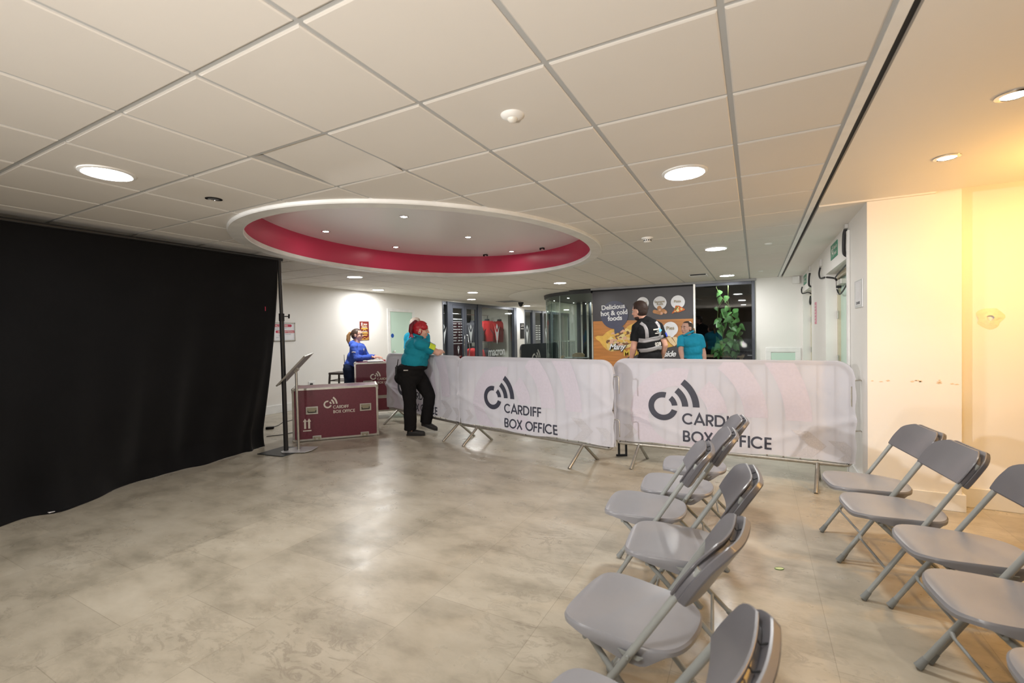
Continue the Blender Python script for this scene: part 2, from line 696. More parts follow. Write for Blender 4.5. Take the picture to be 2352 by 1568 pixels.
def tile_box(mb, x0, x1, y0, y1):
    g = .011          # half the visible bar
    b = .006
    X0, X1, Y0, Y1 = x0 + g, x1 - g, y0 + g, y1 - g
    vs = [(X0, Y0, CEIL + .012), (X1, Y0, CEIL + .012), (X1, Y1, CEIL + .012), (X0, Y1, CEIL + .012),
          (X0, Y0, CEIL + .003), (X1, Y0, CEIL + .003), (X1, Y1, CEIL + .003), (X0, Y1, CEIL + .003),
          (X0 + b, Y0 + b, CEIL), (X1 - b, Y0 + b, CEIL), (X1 - b, Y1 - b, CEIL), (X0 + b, Y1 - b, CEIL)]
    fs = [(0, 1, 2, 3), (8, 11, 10, 9)]
    for k in range(4):
        n = (k + 1) % 4
        fs += [(k, k + 4, n + 4, n), (k + 4, k + 8, n + 8, n + 4)]
    mb.add(vs, fs)


cut_ob = MB().prism(ellipse(EA - .03, EB - .03), 2.2, 2.6).build('cutter', M['white'])
whole, partial = MB(), []
loose_cell = None
ix0 = math.floor((WL - GX) / TS)
for i in range(ix0, 7):
    for j in range(-12, 40):
        x0, y0 = GX + i * TS, GY + j * TS
        x1, y1 = x0 + TS, y0 + TS
        x0c, x1c = max(x0, WL - .01), min(x1, SX - .045)
        if x1c - x0c < .05 or y0 > 23.8 or y1 < -5.9:
            continue
        if i == 1 and j == 1:
            loose_cell = (x0, x1, y0, y1)
            continue
        ins = 0
        for a in range(7):
            for b_ in range(7):
                px_, py_ = x0 + TS * a / 6, y0 + TS * b_ / 6
                if ((px_ - ECX) / EA) ** 2 + ((py_ - ECY) / EB) ** 2 < 1:
                    ins += 1
        if ins == 49:
            continue
        if ins == 0:
            tile_box(whole, x0c, x1c, y0, y1)
        else:
            t = MB()
            tile_box(t, x0c, x1c, y0, y1)
            partial.append(t)
for t in partial:
    o = t.build('t', M['ceil'])
    bool_cut(o, cut_ob)
    whole.add([v.co for v in o.data.vertices], [tuple(p.vertices) for p in o.data.polygons])
    bpy.data.objects.remove(o)
slab = MB().box(WL - .2, SX + .0, -6.2, 24, CEIL + .008, CEIL + .09).build('slab', M['tbar'])
bool_cut(slab, cut_ob)
_c = loose_cell
hole = MB().box(_c[0] + .011, _c[1] - .011, _c[2] + .011, _c[3] - .011, 2.2, 2.7).build('hole', M['white'])
bool_cut(slab, hole)
bpy.data.objects.remove(hole)
whole.add([v.co for v in slab.data.vertices], [tuple(p.vertices) for p in slab.data.polygons], mi=1)
bpy.data.objects.remove(slab)
bpy.data.objects.remove(cut_ob)
struct(whole.build('ceiling', [M['ceil'], M['tbar']], recalc=False), 'suspended ceiling of square white tiles')

# plain plaster ceiling right of the track; a touch lower over the corridor
pl = MB().box(SX + .03, 5.2, -6.2, 4.52, CEIL, CEIL + .1).box(SX + .03, 1.2, 4.52, 24, CEIL - .012, CEIL + .1)
struct(pl.build('ceiling_right', M['plaster']), 'smooth plaster ceiling right of the black track')
tr = MB().box(SX - .04, SX, -6.2, EW, CEIL - .004, CEIL + .03)
struct(tr.build('trim_1', M['white']), 'white edge strip beside the ceiling track')
tk = MB().box(SX, SX + .03, -6.2, EW, CEIL + .02, CEIL + .1)
struct(tk.build('trim_2', M['black']), 'black partition track slot in the ceiling')

# loose tile hanging askew, with the dark void behind it
x0, x1, y0, y1 = loose_cell
lt = thing('ceiling_tile', 'loose square ceiling tile lifted at one side with a dark gap along its edge', 'ceiling tile',
           ((x0 + x1) / 2 + .006, (y0 + y1) / 2, CEIL + .0155))
lt.rotation_euler = (-.066, .004, rad(1.2))
MB().box(-.284, .284, -.284, .284, 0, .012).build('panel', M['ceil'], lt, bevel=.004)

# oval recess
rim = MB()
NE = 128


def ering(a, b, z):
    return [(p[0], p[1], z) for p in ellipse(a, b, NE)]


prof = [(EA, EB, CEIL + .02), (EA, EB, CEIL - .022), (EA - .008, EB - .008, CEIL - .03), (EA - .128, EB - .128, CEIL - .03), (EA - .135, EB - .135, CEIL - .022), (EA - .135, EB - .135, CEIL + .02)]
vs = []
for (a, b_, z) in prof:
    vs += ering(a, b_, z)
fs = []
for k in range(len(prof) - 1):
    for j in range(NE):
        j2 = (j + 1) % NE
        fs.append((k * NE + j, k * NE + j2, (k + 1) * NE + j2, (k + 1) * NE + j))
rim.add(vs, fs)
struct(rim.build('trim_4', M['white'], smooth=35), 'white oval rim of the ceiling recess')
RZ = 2.69
pw = MB()
vs = ering(EA - .125, EB - .125, CEIL - .01) + ering(EA - .125, EB - .125, RZ)
pw.add(vs, [(j, (j + 1) % NE, NE + (j + 1) % NE, NE + j) for j in range(NE)])
struct(pw.build('wall_recess', M['pink'], smooth=35), 'crimson painted inner wall of the oval recess')
struct(MB().prism(ellipse(EA - .1, EB - .1, NE), RZ, RZ + .05).build('ceiling_recess', mat('satin_white', s(246, 243, 246), .3, spec=.5, var=(1, .02))), 'smooth white ceiling inside the oval recess')

# ceiling lamps ------------------------------------------------------------
def make_downlight(label, x, y, z=CEIL, r=.115):
    t = thing('ceiling_light', label, 'ceiling light', (x, y, z), 0, 'round ceiling downlights')
    MB().lathe([(r, 0), (r + .022, 0), (r + .022, -.006), (r + .006, -.012), (r, -.009)], 40, ring=True).build('trim_ring', M['white'], t, smooth=40)
    MB().flat([((r + .002) * cos(2 * PI * k / 28), -(r + .002) * sin(2 * PI * k / 28)) for k in range(28)], None, 0, -.007).build('diffuser', M['bulb'], t, recalc=False)
    return t


LTS = [((248, 397), 'round bright ceiling light above the black curtain'),
       ((1572, 396), 'large round bright ceiling light right of the dome sensor, near the black track'),
       ((1645, 570), 'round ceiling light between the smoke detector and the black track'),
       ((1670, 632), 'round ceiling light just above the cafe window with plant'),
       ((815, 635), 'round ceiling light under the left end of the crimson oval'),
       ((868, 665), 'round ceiling light beside the white wall, above the maroon wall poster'),
       ((1086, 671), 'round ceiling light over the shop doors, nearer of that pair'),
       ((1083, 687), 'round ceiling light over the shop doors, farther of that pair'),
       ((1286, 649), 'round ceiling light under the right end of the crimson oval'),
       ((1236, 691), 'round ceiling light between black dome camera and curved glass'),
       ((1210, 702), 'round ceiling light beside the black dome camera, above the white pillar'),
       ]
proto = None
for (px, py), lab in LTS:
    p = at_z(px, py, CEIL)
    x, y = round(p.x, 2), round(p.y, 2)
    if proto is None:
        proto = make_downlight(lab, x, y)
    else:
        dup(proto, (x, y, CEIL), 0, lab)
dup(proto, (-7.24, 18.68, CEIL), 0, 'round ceiling light far down the hall, seen through the curved glass')
dup(proto, (-.41, .05, CEIL), 0, 'round ceiling light above the camera, outside the picture')


def make_spot(label, x, y, z, group, r=.035):
    t = thing('recessed_spotlight', label, 'spotlight', (x, y, z), 0, group)
    MB().lathe([(r, .0), (r + .016, 0), (r + .016, -.004), (r + .003, -.007), (r, -.004)], 24, ring=True).build('bezel', M['chrome'], t, smooth=40)
    MB().flat([((r + .001) * cos(2 * PI * k / 16), -(r + .001) * sin(2 * PI * k / 16)) for k in range(16)], None, 0, -.003).build('lamp', M['spotbulb'], t, recalc=False)
    return t


sp = None
for (px, py), lab in (((928, 497), 'small recessed spotlight in the oval recess, nearest of the five'),
                      ((748, 531), 'small recessed spotlight in the oval recess, leftmost'),
                      ((1075, 544), 'small recessed spotlight in the middle right of the oval recess'),
                      ((909, 567), 'small recessed spotlight near the crimson band, left of centre in the oval'),
                      ((1175, 577), 'small recessed spotlight in the oval, farthest right beside a black bracket')):
    p = at_z(px, py, RZ)
    if sp is None:
        sp = make_spot(lab, p.x, p.y, RZ, 'spotlights in the oval recess')
    else:
        dup(sp, (p.x, p.y, RZ), 0, lab)
for (px, py), lab in (((2330, 217), 'recessed chrome spotlight in the warm lit ceiling at the right edge'),
                      ((2175, 361), 'recessed chrome spotlight in the warm lit ceiling above the column')):
    p = at_z(px, py, CEIL)
    t = dup(sp, (p.x, p.y, CEIL), 0, lab, 'spotlights in the plaster ceiling')
    for c in t.children:
        c.scale = (1.25, 1.25, 1.1)
p = at_z(491, 456, CEIL)
t = thing('recessed_spotlight', 'small unlit recessed spotlight between the left ceiling light and the oval', 'spotlight', (p.x, p.y, CEIL))
MB().lathe([(.036, 0), (.055, 0), (.055, -.004), (.038, -.007), (.036, -.004)], 24, ring=True).build('bezel', M['chrome'], t, smooth=40)
MB().lathe([(0, -.002), (.038, -.003), (.038, -.001), (0, -.001)], 20).build('lamp', M['grey'], t)
for (px, py), lab in (((1115, 584), 'small black bracket in the oval recess, left of the last spotlight'),
                      ((1245, 569), 'small black bracket in the oval recess, right of the last spotlight')):
    p = at_z(px, py, RZ)
    tag(MB().box(p.x - .035, p.x + .035, p.y - .02, p.y + .02, RZ - .012, RZ).box(p.x - .035, p.x - .025, p.y - .02, p.y + .02, RZ - .03, RZ - .012)
        .box(p.x + .025, p.x + .035, p.y - .02, p.y + .02, RZ - .03, RZ - .012).build('ceiling_bracket', M['black'], bevel=.002), lab, 'bracket', 'black brackets in the oval')

# ceiling gadgets -----------------------------------------------------------
p = at_z(1177, 264, CEIL)
t = thing('ceiling_motion_sensor', 'white dome motion sensor on a ceiling tile', 'sensor', (p.x, p.y, CEIL))
MB().lathe([(.0, -.018), (.03, -.018), (.05, -.008), (.055, 0), (0, 0)], 24).build('base', M['white'], t, smooth=50)
MB().ell((0, 0, -.016), (.024, .024, .02)).build('lens', mat('frosted_lens', s(225, 222, 214), .3), t, smooth=60)
p = at_z(1487, 546, CEIL)
t = thing('smoke_detector', 'white slotted smoke detector on the ceiling', 'smoke detector', (p.x, p.y, CEIL))
MB().lathe([(0, 0), (.062, 0), (.06, -.012), (.046, -.016), (0, -.016)], 28).build('base', M['white'], t, smooth=40)
MB().lathe([(0, -.016), (.042, -.016), (.04, -.042), (.03, -.05), (0, -.052)], 28).build('body', M['white'], t, smooth=40)
sl = MB()
for k in range(12):
    a = 2 * PI * k / 12
    Mx = Matrix.Rotation(a, 4, 'Z') @ Matrix.Translation((.0405, 0, -.03))
    sl.box(-.002, .002, -.006, .006, -.007, .007, Mx)
sl.build('vent_slots', M['black'], t)
for (px, py), lab in (((1765, 559), 'small flat white ceiling sensor left of the black track'), ((1747, 622), 'small flat white ceiling sensor far down beside the corridor'),
                      ((1015, 663), 'tiny white ceiling sensor above the mint door'), ((1400, 649), 'tiny ceiling sensor above the dark food poster')):
    p = at_z(px, py, CEIL)
    tag(MB().lathe([(0, -.012), (.03, -.012), (.042, -.004), (.042, 0), (0, 0)], 20).build('ceiling_sensor', M['white'], smooth=40), lab, 'sensor', 'flat ceiling sensors').location = (p.x, p.y, CEIL)
p = at_z(1605, 631, CEIL)
t = thing('air_vent', 'white ceiling air vent with dark slot above the food poster', 'vent', (p.x, p.y, CEIL))
MB().box(-.15, .15, -.15, .15, -.03, 0).build('housing', M['white'], t, bevel=.01)
for y_ in (-.15, .15):
    MB().box(-.13, .13, y_ - .002, y_ + .002, -.024, -.006).build('slot', M['black'], t)
p = at_z(1168, 692, CEIL)
tag(MB().box(p.x - .3, p.x + .3, p.y - .3, p.y + .3, CEIL - .006, CEIL - .0005).build('ceiling_grille', M['grey'], bevel=.003), 'flat grey square ceiling grille beside the black dome camera', 'grille')
p = at_z(1196, 694, CEIL)
t = thing('ceiling_dome_camera', 'black dome security camera hanging from the ceiling', 'camera', (p.x, p.y, CEIL))
MB().lathe([(0, 0), (.09, 0), (.09, -.05), (.075, -.06), (0, -.06)], 24).build('housing', M['blackmetal'], t, smooth=40)
MB().ell((0, 0, -.06), (.07, .07, .085)).build('dome', M['blackmetal'], t, smooth=60)
# ================================================================== FOLDING CHAIRS
CH_SEAT = mat('grey_seat_plastic', s(138, 138, 143), .30, spec=.5, bump=(220, .12, .001), var=(5, .05))
CH_BACK = mat('grey_back_plastic', s(104, 103, 108), .32, spec=.5, bump=(260, .12, .001), var=(5, .04))
CH_TUBE = mat('grey_painted_tube', s(150, 153, 151), .38, spec=.5, var=(12, .05))
CH_FOOT = mat('grey_rubber_foot', s(134, 137, 136), .6)

EY, EZ = -.401, .641                       # where the tubes enter the back
U = Vector((0, EY, EZ)).normalized()       # along the tubes, upward
NF = Vector((0, EZ, -EY)).normalized()     # forward normal of the back


def seat_half_width(y):
    """outline of the seat seen from above; y runs from +.02 (front) to -.41 (back)"""
    pts = [(.022, 0), (.021, .075), (.014, .125), (-.004, .160), (-.035, .184), (-.10, .193), (-.20, .184), (-.26, .181), (-.31, .172), (-.35, .152), (-.38, .120), (-.40, .075), (-.408, .0)]
    return pts


def seat_mesh():
    half = seat_half_width(0)
    # resample the half outline
    out = []
    for k in range(len(half) - 1):
        for q in range(3):
            t = q / 3
            out.append((half[k][1] * (1 - t) + half[k + 1][1] * t, half[k][0] * (1 - t) + half[k + 1][0] * t))
    out.append((0, half[-1][0]))
    loop = out + [(-x, y) for (x, y) in reversed(out[1:-1])]
    # smooth the loop
    for _ in range(3):
        loop = [((loop[i - 1][0] + 2 * loop[i][0] + loop[(i + 1) % len(loop)][0]) / 4, (loop[i - 1][1] + 2 * loop[i][1] + loop[(i + 1) % len(loop)][1]) / 4) for i in range(len(loop))]
    n = len(loop)
    cx, cy = 0, -.19

    def ztop(x, y):
        z = .425 - .010 * math.exp(-((y + .26) / .11) ** 2) * (1 - (x / .2) ** 2) + .005 * max(0, (abs(x) - .11) / .08) ** 2
        z += .010 * max(0, (-.33 - y) / .08) ** 2
        z -= .012 * max(0, (y + .02) / .04) ** 2
        return z
    vs, fs = [], []
    rings = [.12, .3, .48, .64, .78, .88, .94, .975]
    for r in rings:
        for (x, y) in loop:
            X, Y = cx + (x - cx) * r, cy + (y - cy) * r
            vs.append((X, Y, ztop(X, Y)))

    def skirt(y):
        return .019 + .042 * max(0, min(1, (-y - .04) / .19)) * max(0, min(1, (.345 + y) / .06))
    for (d, r) in ((.006, .993), (.25, 1.0), (1.0, .995), (1.0, .965), (.4, .955)):
        for (x, y) in loop:
            X, Y = cx + (x - cx) * r, cy + (y - cy) * r
            deep = skirt(y) if abs(x) > .13 else .019
            z0 = ztop(cx + (x - cx), cy + (y - cy)) - .004
            vs.append((X, Y, z0 - (d * deep if d > .01 else .003)))
    R = len(rings) + 5
    for i in range(R - 1):
        for j in range(n):
            j2 = (j + 1) % n
            fs.append((i * n + j, i * n + j2, (i + 1) * n + j2, (i + 1) * n + j))
    fs.append(tuple(range(n - 1, -1, -1)))
    fs.append(tuple((R - 1) * n + j for j in range(n)))
    return MB().add(vs, fs)


def back_mesh():
    def hw(t):          # half width over the height parameter 0..1
        if t < .62:
            return .206 + .006 * sin(PI * t / .62)
        return .206 - .082 * ((t - .62) / .38) ** 2.0

    def surf(off, top, w_in=0.0, bow=.034):
        def fn(u, v):
            sgm = -.022 + (.186 + top) * v
            w = hw(v) - w_in
            x = (u * 2 - 1) * w
            o = off - bow * (1 - (x / .215) ** 2)
            edge = max(abs(u * 2 - 1) - .86, 0) / .14
            p = Vector((x, EY, EZ)) + U * sgm + NF * o
            return tuple(p)
        return fn
    mb = MB()
    nu, nv = 26, 12
    # front skin
    f0, f1 = surf(.020, 0), surf(.011, 0)
    r0, r1 = surf(-.006, .012, -.003), surf(-.030, .010, .003)

    def shell(a, b):
        A = [a(i / nu, j / nv) for j in range(nv + 1) for i in range(nu + 1)]
        B = [b(i / nu, j / nv) for j in range(nv + 1) for i in range(nu + 1)]
        w = nu + 1
        k = len(A)
        fs = []
        for j in range(nv):
            for i in range(nu):
                fs.append((j * w + i, j * w + i + 1, (j + 1) * w + i + 1, (j + 1) * w + i))
                fs.append((k + j * w + i, k + (j + 1) * w + i, k + (j + 1) * w + i + 1, k + j * w + i + 1))
        for i in range(nu):
            fs.append((i, k + i, k + i + 1, i + 1))
            fs.append((nv * w + i, nv * w + i + 1, k + nv * w + i + 1, k + nv * w + i))
        for j in range(nv):
            fs.append((j * w, (j + 1) * w, k + (j + 1) * w, k + j * w))
            fs.append((j * w + nu, k + j * w + nu, k + (j + 1) * w + nu, (j + 1) * w + nu))
        mb.add(A + B, fs)
    shell(f0, f1)
    shell(r0, r1)
    # web in the groove between the two skins
    g0, g1 = surf(.0112, -.022, .004), surf(-.0085, -.022, .004)
    shell(g0, g1)
    return mb, f1, r0


def make_chair(label, group):
    t = thing('folding_chair', label, 'chair', (0, 0, 0), 0, group)
    st = seat_mesh().build('seat', CH_SEAT, t, smooth=38)
    bmb, f1, r0 = back_mesh()
    bk = bmb.build('backrest', CH_BACK, t, smooth=50)
    bk.modifiers.new('bevel', 'BEVEL').width = .004
    # notches across the groove
    for x0 in (.32, .68):
        nb = MB()
        a, b_ = Vector(f1(x0, 1)), Vector(r0(x0, 1))
        nb.tube([a - U * .006, (a + b_) / 2 - U * .016, b_ - U * .008], .0022, 6)
        nb.build('notch', M['black'], bk)
    wf = .203
    for sx in (-1, 1):
        foot = Vector((sx * wf, 0, 0))
        e = Vector((sx * .192, EY, EZ))
        pts = [foot + (e - foot) * q for q in (.018, .25, .5, .75, 1.0)] + [e + U * .10 + NF * -.006]
        MB().tube(pts, .0115, 12).build('front_leg', CH_TUBE, t, smooth=60)
        d = (e - foot).normalized()
        fb = MB()
        fb.tube([foot + d * .006 + Vector((0, 0, .002)), foot + d * .02, foot + d * .055], [.0165, .0155, .013], 12)
        fb.build('foot_cap', CH_FOOT, t, smooth=60)
        # pivot plate on the side of the seat
        pv = foot + (e - foot) * .625
        pb = MB()
        pb.prism([(-.040, -.012), (.040, -.012), (.026, -.026), (-.026, -.026)], -.0015, .0015, Matrix.Translation((sx * .188, pv.y, pv.z + .012)) @ Matrix.Rotation(PI / 2, 4, 'Z') @ Matrix.Rotation(PI / 2, 4, 'X'))
        pb.tube([(sx * .182, pv.y, pv.z), (sx * .215, pv.y, pv.z)], .0055, 10)
        pb.build('hinge_plate', CH_TUBE, t, smooth=40)
        # rear legs hang from under the seat front
        rf = Vector((sx * .168, -.475, 0))
        rt = Vector((sx * .150, -.075, .398))
        d2 = (rf - rt)
        MB().tube([rt, rt + d2 * .5, rt + d2 * .8, rt + d2 * .97], .0105, 12).build('rear_leg', CH_TUBE, t, smooth=60)
        dn = d2.normalized()
        MB().tube([rf - dn * .09, rf - dn * .085, rf - dn * .02, rf - dn * .004], [.0115, .0135, .0145, .0155], 12).build('foot_cap', CH_FOOT, t, smooth=60)
    q = .27
    zc, yc = EZ * q, EY * q
    MB().tube([(-.203 + .006, yc, zc), (-.165, yc + .004, zc - .006), (.165, yc + .004, zc - .006), (.203 - .006, yc, zc)], [.011, .0065, .0065, .011], 8).build('front_stretcher', CH_TUBE, t, smooth=60)
    MB().tube([(-.158, -.345, .13), (.158, -.345, .13)], .007, 8).build('rear_stretcher', CH_TUBE, t, smooth=60)
    MB().tube([(-.178, -.09, .385), (.178, -.09, .385)], .008, 8).build('seat_rod', CH_TUBE, t, smooth=60)
    return t


GL, GR = 'grey folding chairs in the left row', 'grey folding chairs in the right row'
CHAIRS = [
    (-.585, 3.47, 1.70, 'grey folding chair farthest back in the left row, just under the banner', GL),
    (-.632, 2.975, 1.675, 'grey folding chair second from the barrier in the left row, before the banner lettering', GL),
    (-.732, 2.545, 1.664, 'grey folding chair third from the barrier in the left row, its seat reaching farthest left', GL),
    (-.520, 2.150, 1.645, 'grey folding chair fourth from the barrier in the left row', GL),
    (-.565, 1.60, 1.43, 'grey folding chair second from the camera in the left row, whole seat showing', GL),
    (-.505, 1.05, 1.42, 'grey folding chair nearest the camera in the left row, cut by the bottom edge', GL),
    (.412, 3.50, 1.71, 'grey folding chair farthest back in the right row, beside the lit column', GR),
    (.446, 3.06, 1.695, 'grey folding chair second in the right row, its whole back showing', GR),
    (.595, 2.635, 1.68, 'grey folding chair third in the right row, its back cut by the right edge', GR),
    (.590, 2.17, 1.68, 'grey folding chair fourth in the right row, its seat cut by the right edge', GR),
    (.66, 1.70, 1.66, 'grey folding chair in the bottom right corner, only a seat corner showing', GR),
]
ch0 = None
for (x, y, a, lab, g) in CHAIRS:
    if ch0 is None:
        ch0 = make_chair(lab, g)
        ch0.location = (x, y, 0)
        ch0.rotation_euler = (0, 0, a)
    else:
        dup(ch0, (x, y, 0), a, lab, g)

# ================================================================== CROWD BARRIERS
BAN = bpy.data.materials.new('white_mesh_banner')
BAN.use_nodes = True
_nt = BAN.node_tree
_b = _nt.nodes['Principled BSDF']
_b.inputs['Base Color'].default_value = s(236, 235, 244)
_b.inputs['Roughness'].default_value = .7
_b.inputs['Specular IOR Level'].default_value = .2
_tc = _nt.nodes.new('ShaderNodeTexCoord')
_n = _nt.nodes.new('ShaderNodeTexNoise')
_n.inputs['Scale'].default_value = 1.6
_n.inputs['Detail'].default_value = 2
_nt.links.new(_tc.outputs['Object'], _n.inputs['Vector'])
_r = _nt.nodes.new('ShaderNodeValToRGB')
_r.color_ramp.elements[0].color = s(228, 228, 238)
_r.color_ramp.elements[1].color = s(238, 237, 246)
_r.color_ramp.elements[0].position = .4
_r.color_ramp.elements[1].position = .6
_nt.links.new(_n.outputs['Fac'], _r.inputs[0])
_nt.links.new(_r.outputs[0], _b.inputs['Base Color'])
_tl = _nt.nodes.new('ShaderNodeBsdfTranslucent')
_tl.inputs['Color'].default_value = s(236, 235, 244)
_tp = _nt.nodes.new('ShaderNodeBsdfTransparent')
_m1 = _nt.nodes.new('ShaderNodeMixShader')
_m1.inputs[0].default_value = .22
_nt.links.new(_b.outputs[0], _m1.inputs[1])
_nt.links.new(_tl.outputs[0], _m1.inputs[2])
_m2 = _nt.nodes.new('ShaderNodeMixShader')
_m2.inputs[0].default_value = .25
_nt.links.new(_m1.outputs[0], _m2.inputs[1])
_nt.links.new(_tp.outputs[0], _m2.inputs[2])
_nt.links.new(_m2.outputs[0], _nt.nodes['Material Output'].inputs[0])
LILAC = mat('pale_lilac_print', s(206, 200, 212), .7, spec=.2, var=(40, .03))
HALF = mat('pale_grey_halftone', s(198, 196, 202), .7, spec=.2, var=(90, .08))


def barrier(name, label, p_left, p_right, top=1.095, black=False, logo_u=.144, logo_at=(.30, .56), hooks=True, seed=1, feet=(.17, .88)):
    """a steel crowd barrier under a printed banner; local x runs along it, local -y faces the camera"""
    P, Q = Vector(p_left), Vector(p_right)
    L = (Q - P).length
    t = thing(name, label, 'barrier', (P.x, P.y, 0), math.atan2(Q.y - P.y, Q.x - P.x), None if black else 'white banner crowd barriers')
    rr = .0175
    zb, zt, rc = .205, top - rr, .13
    fr = MB()
    pts = [(rr, 0, zb + .05), (rr, 0, zt - rc)] + [(rr + rc - rc * cos(a), 0, zt - rc + rc * sin(a)) for a in (.3, .6, .9, 1.2, PI / 2)]
    pts += [(L - rr - rc + rc * sin(a), 0, zt - rc + rc * cos(a)) for a in (0, .35, .7, 1.0, 1.3, PI / 2)] + [(L - rr, 0, zb + .05)]
    pts += [(L - rr - .05 + .05 * cos(a), 0, zb + .05 - .05 * sin(a)) for a in (.5, 1.05, PI / 2)] + [(rr + .05 - .05 * sin(a), 0, zb + .05 - .05 * cos(a)) for a in (0, .5, 1.05)]
    fr.tube(pts, rr, 12, closed=True)
    fr.build('frame', M['steel'], t, smooth=50)
    nb = 15
    for k in range(nb):
        x = L * (k + 1) / (nb + 1)
        MB().tube([(x, 0, zb), (x, 0, zt)], .0065, 8).build('upright_bar', M['steel'], t, smooth=60)
    for fx in feet:
        x = L * fx
        fb = MB()
        fb.tube([(x - .03, -.235, .001), (x, -.012, zb - .005), (x, .012, zb - .005), (x + .03, .235, .001)], .0165, 12)
        fb.tube([(x - .035, 0, zb), (x + .035, 0, zb)], .0205, 12)
        fb.build('foot', M['steel'], t, smooth=50)
    if hooks:
        for z in (.93, .50):
            MB().tube([(L - rr, 0, z), (L + .045, 0, z + .012), (L + .06, 0, z), (L + .062, 0, z - .16)], .006, 8).build('coupling_hook', M['steel'], t, smooth=60)
        for z in (.80, .40):
            lp = MB().tube([(rr, 0, z - .06), (-.02, .0, z - .05), (-.02, .0, z + .05), (rr, 0, z + .06)], .005, 8)
            lp.build('coupling_loop', M['steel'], t, smooth=60)
    # banner -----------------------------------------------------------------
    bz0, bz1 = zb + .012, top + .004
    rnd = random.Random(seed)
    W0, W1 = -.012, L + .012
    ties = [((W0, .60), 1), ((W1, .60), -1)]
    bc = (L * .5, bz0)

    def dist(p, a, b_):
        ax, ay = b_[0] - a[0], b_[1] - a[1]
        k = max(0, min(1, ((p[0] - a[0]) * ax + (p[1] - a[1]) * ay) / (ax * ax + ay * ay)))
        return math.hypot(p[0] - a[0] - k * ax, p[1] - a[1] - k * ay), k

    def bulge(x, z):
        o = 0
        for (tp_, sg) in ties:
            d, k = dist((x, z), tp_, bc)
            o += .013 * math.exp(-(d / .03) ** 2) * (1 - .5 * k)
            d, k = dist((x, z), tp_, (tp_[0] + sg * .5, tp_[1] + .38))
            o += .009 * math.exp(-(d / .035) ** 2) * (1 - k)
            d, k = dist((x, z), tp_, (tp_[0] + sg * .62, tp_[1] - .1))
            o += .008 * math.exp(-(d / .025) ** 2) * (1 - k)
        o += .006 * mnoise.noise((x * 2.2, z * 2.2, seed * 3.1)) + .003 * mnoise.noise((x * 7, z * 3, seed))
        o -= .006 * math.exp(-((x - L * .5) / .08) ** 2 - ((z - bz0) / .06) ** 2)
        return o

    def outline(u, v):
        x = W0 + (W1 - W0) * u
        z1 = bz1
        for e, sg in ((W0, 1), (W1, -1)):
            d = (x - e) * sg
            if d < rc + .01:
                q = (rc + .01 - max(d, 0)) / (rc + .01)
                z1 -= (rc + .01) * (1 - math.sqrt(max(0, 1 - q * q)))
        z0 = bz0 + .010 * sin(u * PI * 2) ** 2 + .012 * (1 - math.exp(-((x - L * .5) / .25) ** 2)) + .003 * sin(u * 37 + seed)
        return x, z0, z1

    def front(u, v):
        x, z0, z1 = outline(u, v)
        z = z0 + (z1 - z0) * v
        k = min(1, (1 - v) * 9)
        side = min(1, min(u, 1 - u) * 18)
        return (x - (.005 * (1 - side) * sin(v * 21 + seed) if side < 1 else 0), -.021 - bulge(x, z) * k, z)

    def back(u, v):
        x, z0, z1 = outline(u, v)
        z = z0 + (z1 - z0) * v
        return (x, .021 + .6 * bulge(L - x, z) * min(1, (1 - v) * 9), z)

    def over(u, v):
        x, z0, z1 = outline(u, v)
        a = PI * v
        return (x, -.021 * cos(a), z1 + .004 * sin(a))
    bm_ = MB()
    bm_.grid(front, 120, 46)
    bm_.grid(over, 120, 6)
    bm_.grid(back, 60, 24)
    bn = bm_.build('banner', mat('black_mesh_banner', s(52, 52, 56), .7, var=(2, .1)) if black else BAN, t, smooth=60, recalc=False)

    # printing, laid on the front sheet --------------------------------------
    def lay(mb, name, m, lift, on_back=False, maxlen=.03):
        me = mb.mesh('print', False)
        bm2 = bmesh.new()
        bm2.from_mesh(me)
        for _ in range(7):
            es = [e for e in bm2.edges if e.calc_length() > maxlen]
            if not es:
                break
            bmesh.ops.subdivide_edges(bm2, edges=es, cuts=1)
            bmesh.ops.triangulate(bm2, faces=[f for f in bm2.faces if len(f.verts) > 4])
        for v in bm2.verts:
            x, z = v.co.x, v.co.y
            z = min(max(z, bz0 + .03), bz1)
            k = min(1, (bz1 - z) / (bz1 - bz0) * 9)
            if on_back:
                v.co = Vector((x, .021 + .6 * bulge(L - x, z) * k + lift, z))
            else:
                v.co = Vector((x, -.021 - bulge(x, z) * k - lift, z))
        bm2.to_mesh(me)
        bm2.free()
        return link(name, me, m, bn)
    lx, lz = L * logo_at[0], logo_at[1]
    if not black:
        G = .47
        Q = logo_quads()
        for part in (Q[:30], Q[30:38], Q[38:48], Q[48:]):
            gm = MB()
            for q in part:
                pol = clip_rect([(p[0] * G + lx + .14, p[1] * G * 1.0 + lz - .08) for p in q], .03, L - .03, bz0 + .03, bz1 - .02)
                if pol:
                    gm.flat(pol)
            if gm.v:
                lay(gm, 'watermark', LILAC, .0012, maxlen=.05)
        for (cx, cy, sc) in ((L * .80, .36, .22), (L * .93, .30, .2), (L * .06, .34, .13)):
            hm = MB()
            for pol in ([(-.2, .55), (.4, .55), (1.0, 0), (.4, 0)], [(.4, 0), (1.0, 0), (.4, -.6), (-.2, -.6)]):
                pl_ = clip_rect([(cx + p[0] * sc, cy + p[1] * sc) for p in pol], .02, L - .02, bz0 + .03, bz1 - .02)
                if pl_:
                    hm.flat(pl_)
            lay(hm, 'arrow_print', HALF, .0018, maxlen=.05)
    lm = MB()
    T2 = Matrix.Translation((lx, lz, 0))
    logo_into(lm, T2, logo_u)
    lay(lm, 'lettering', M['inkwhite'] if black else M['ink'], .0028)
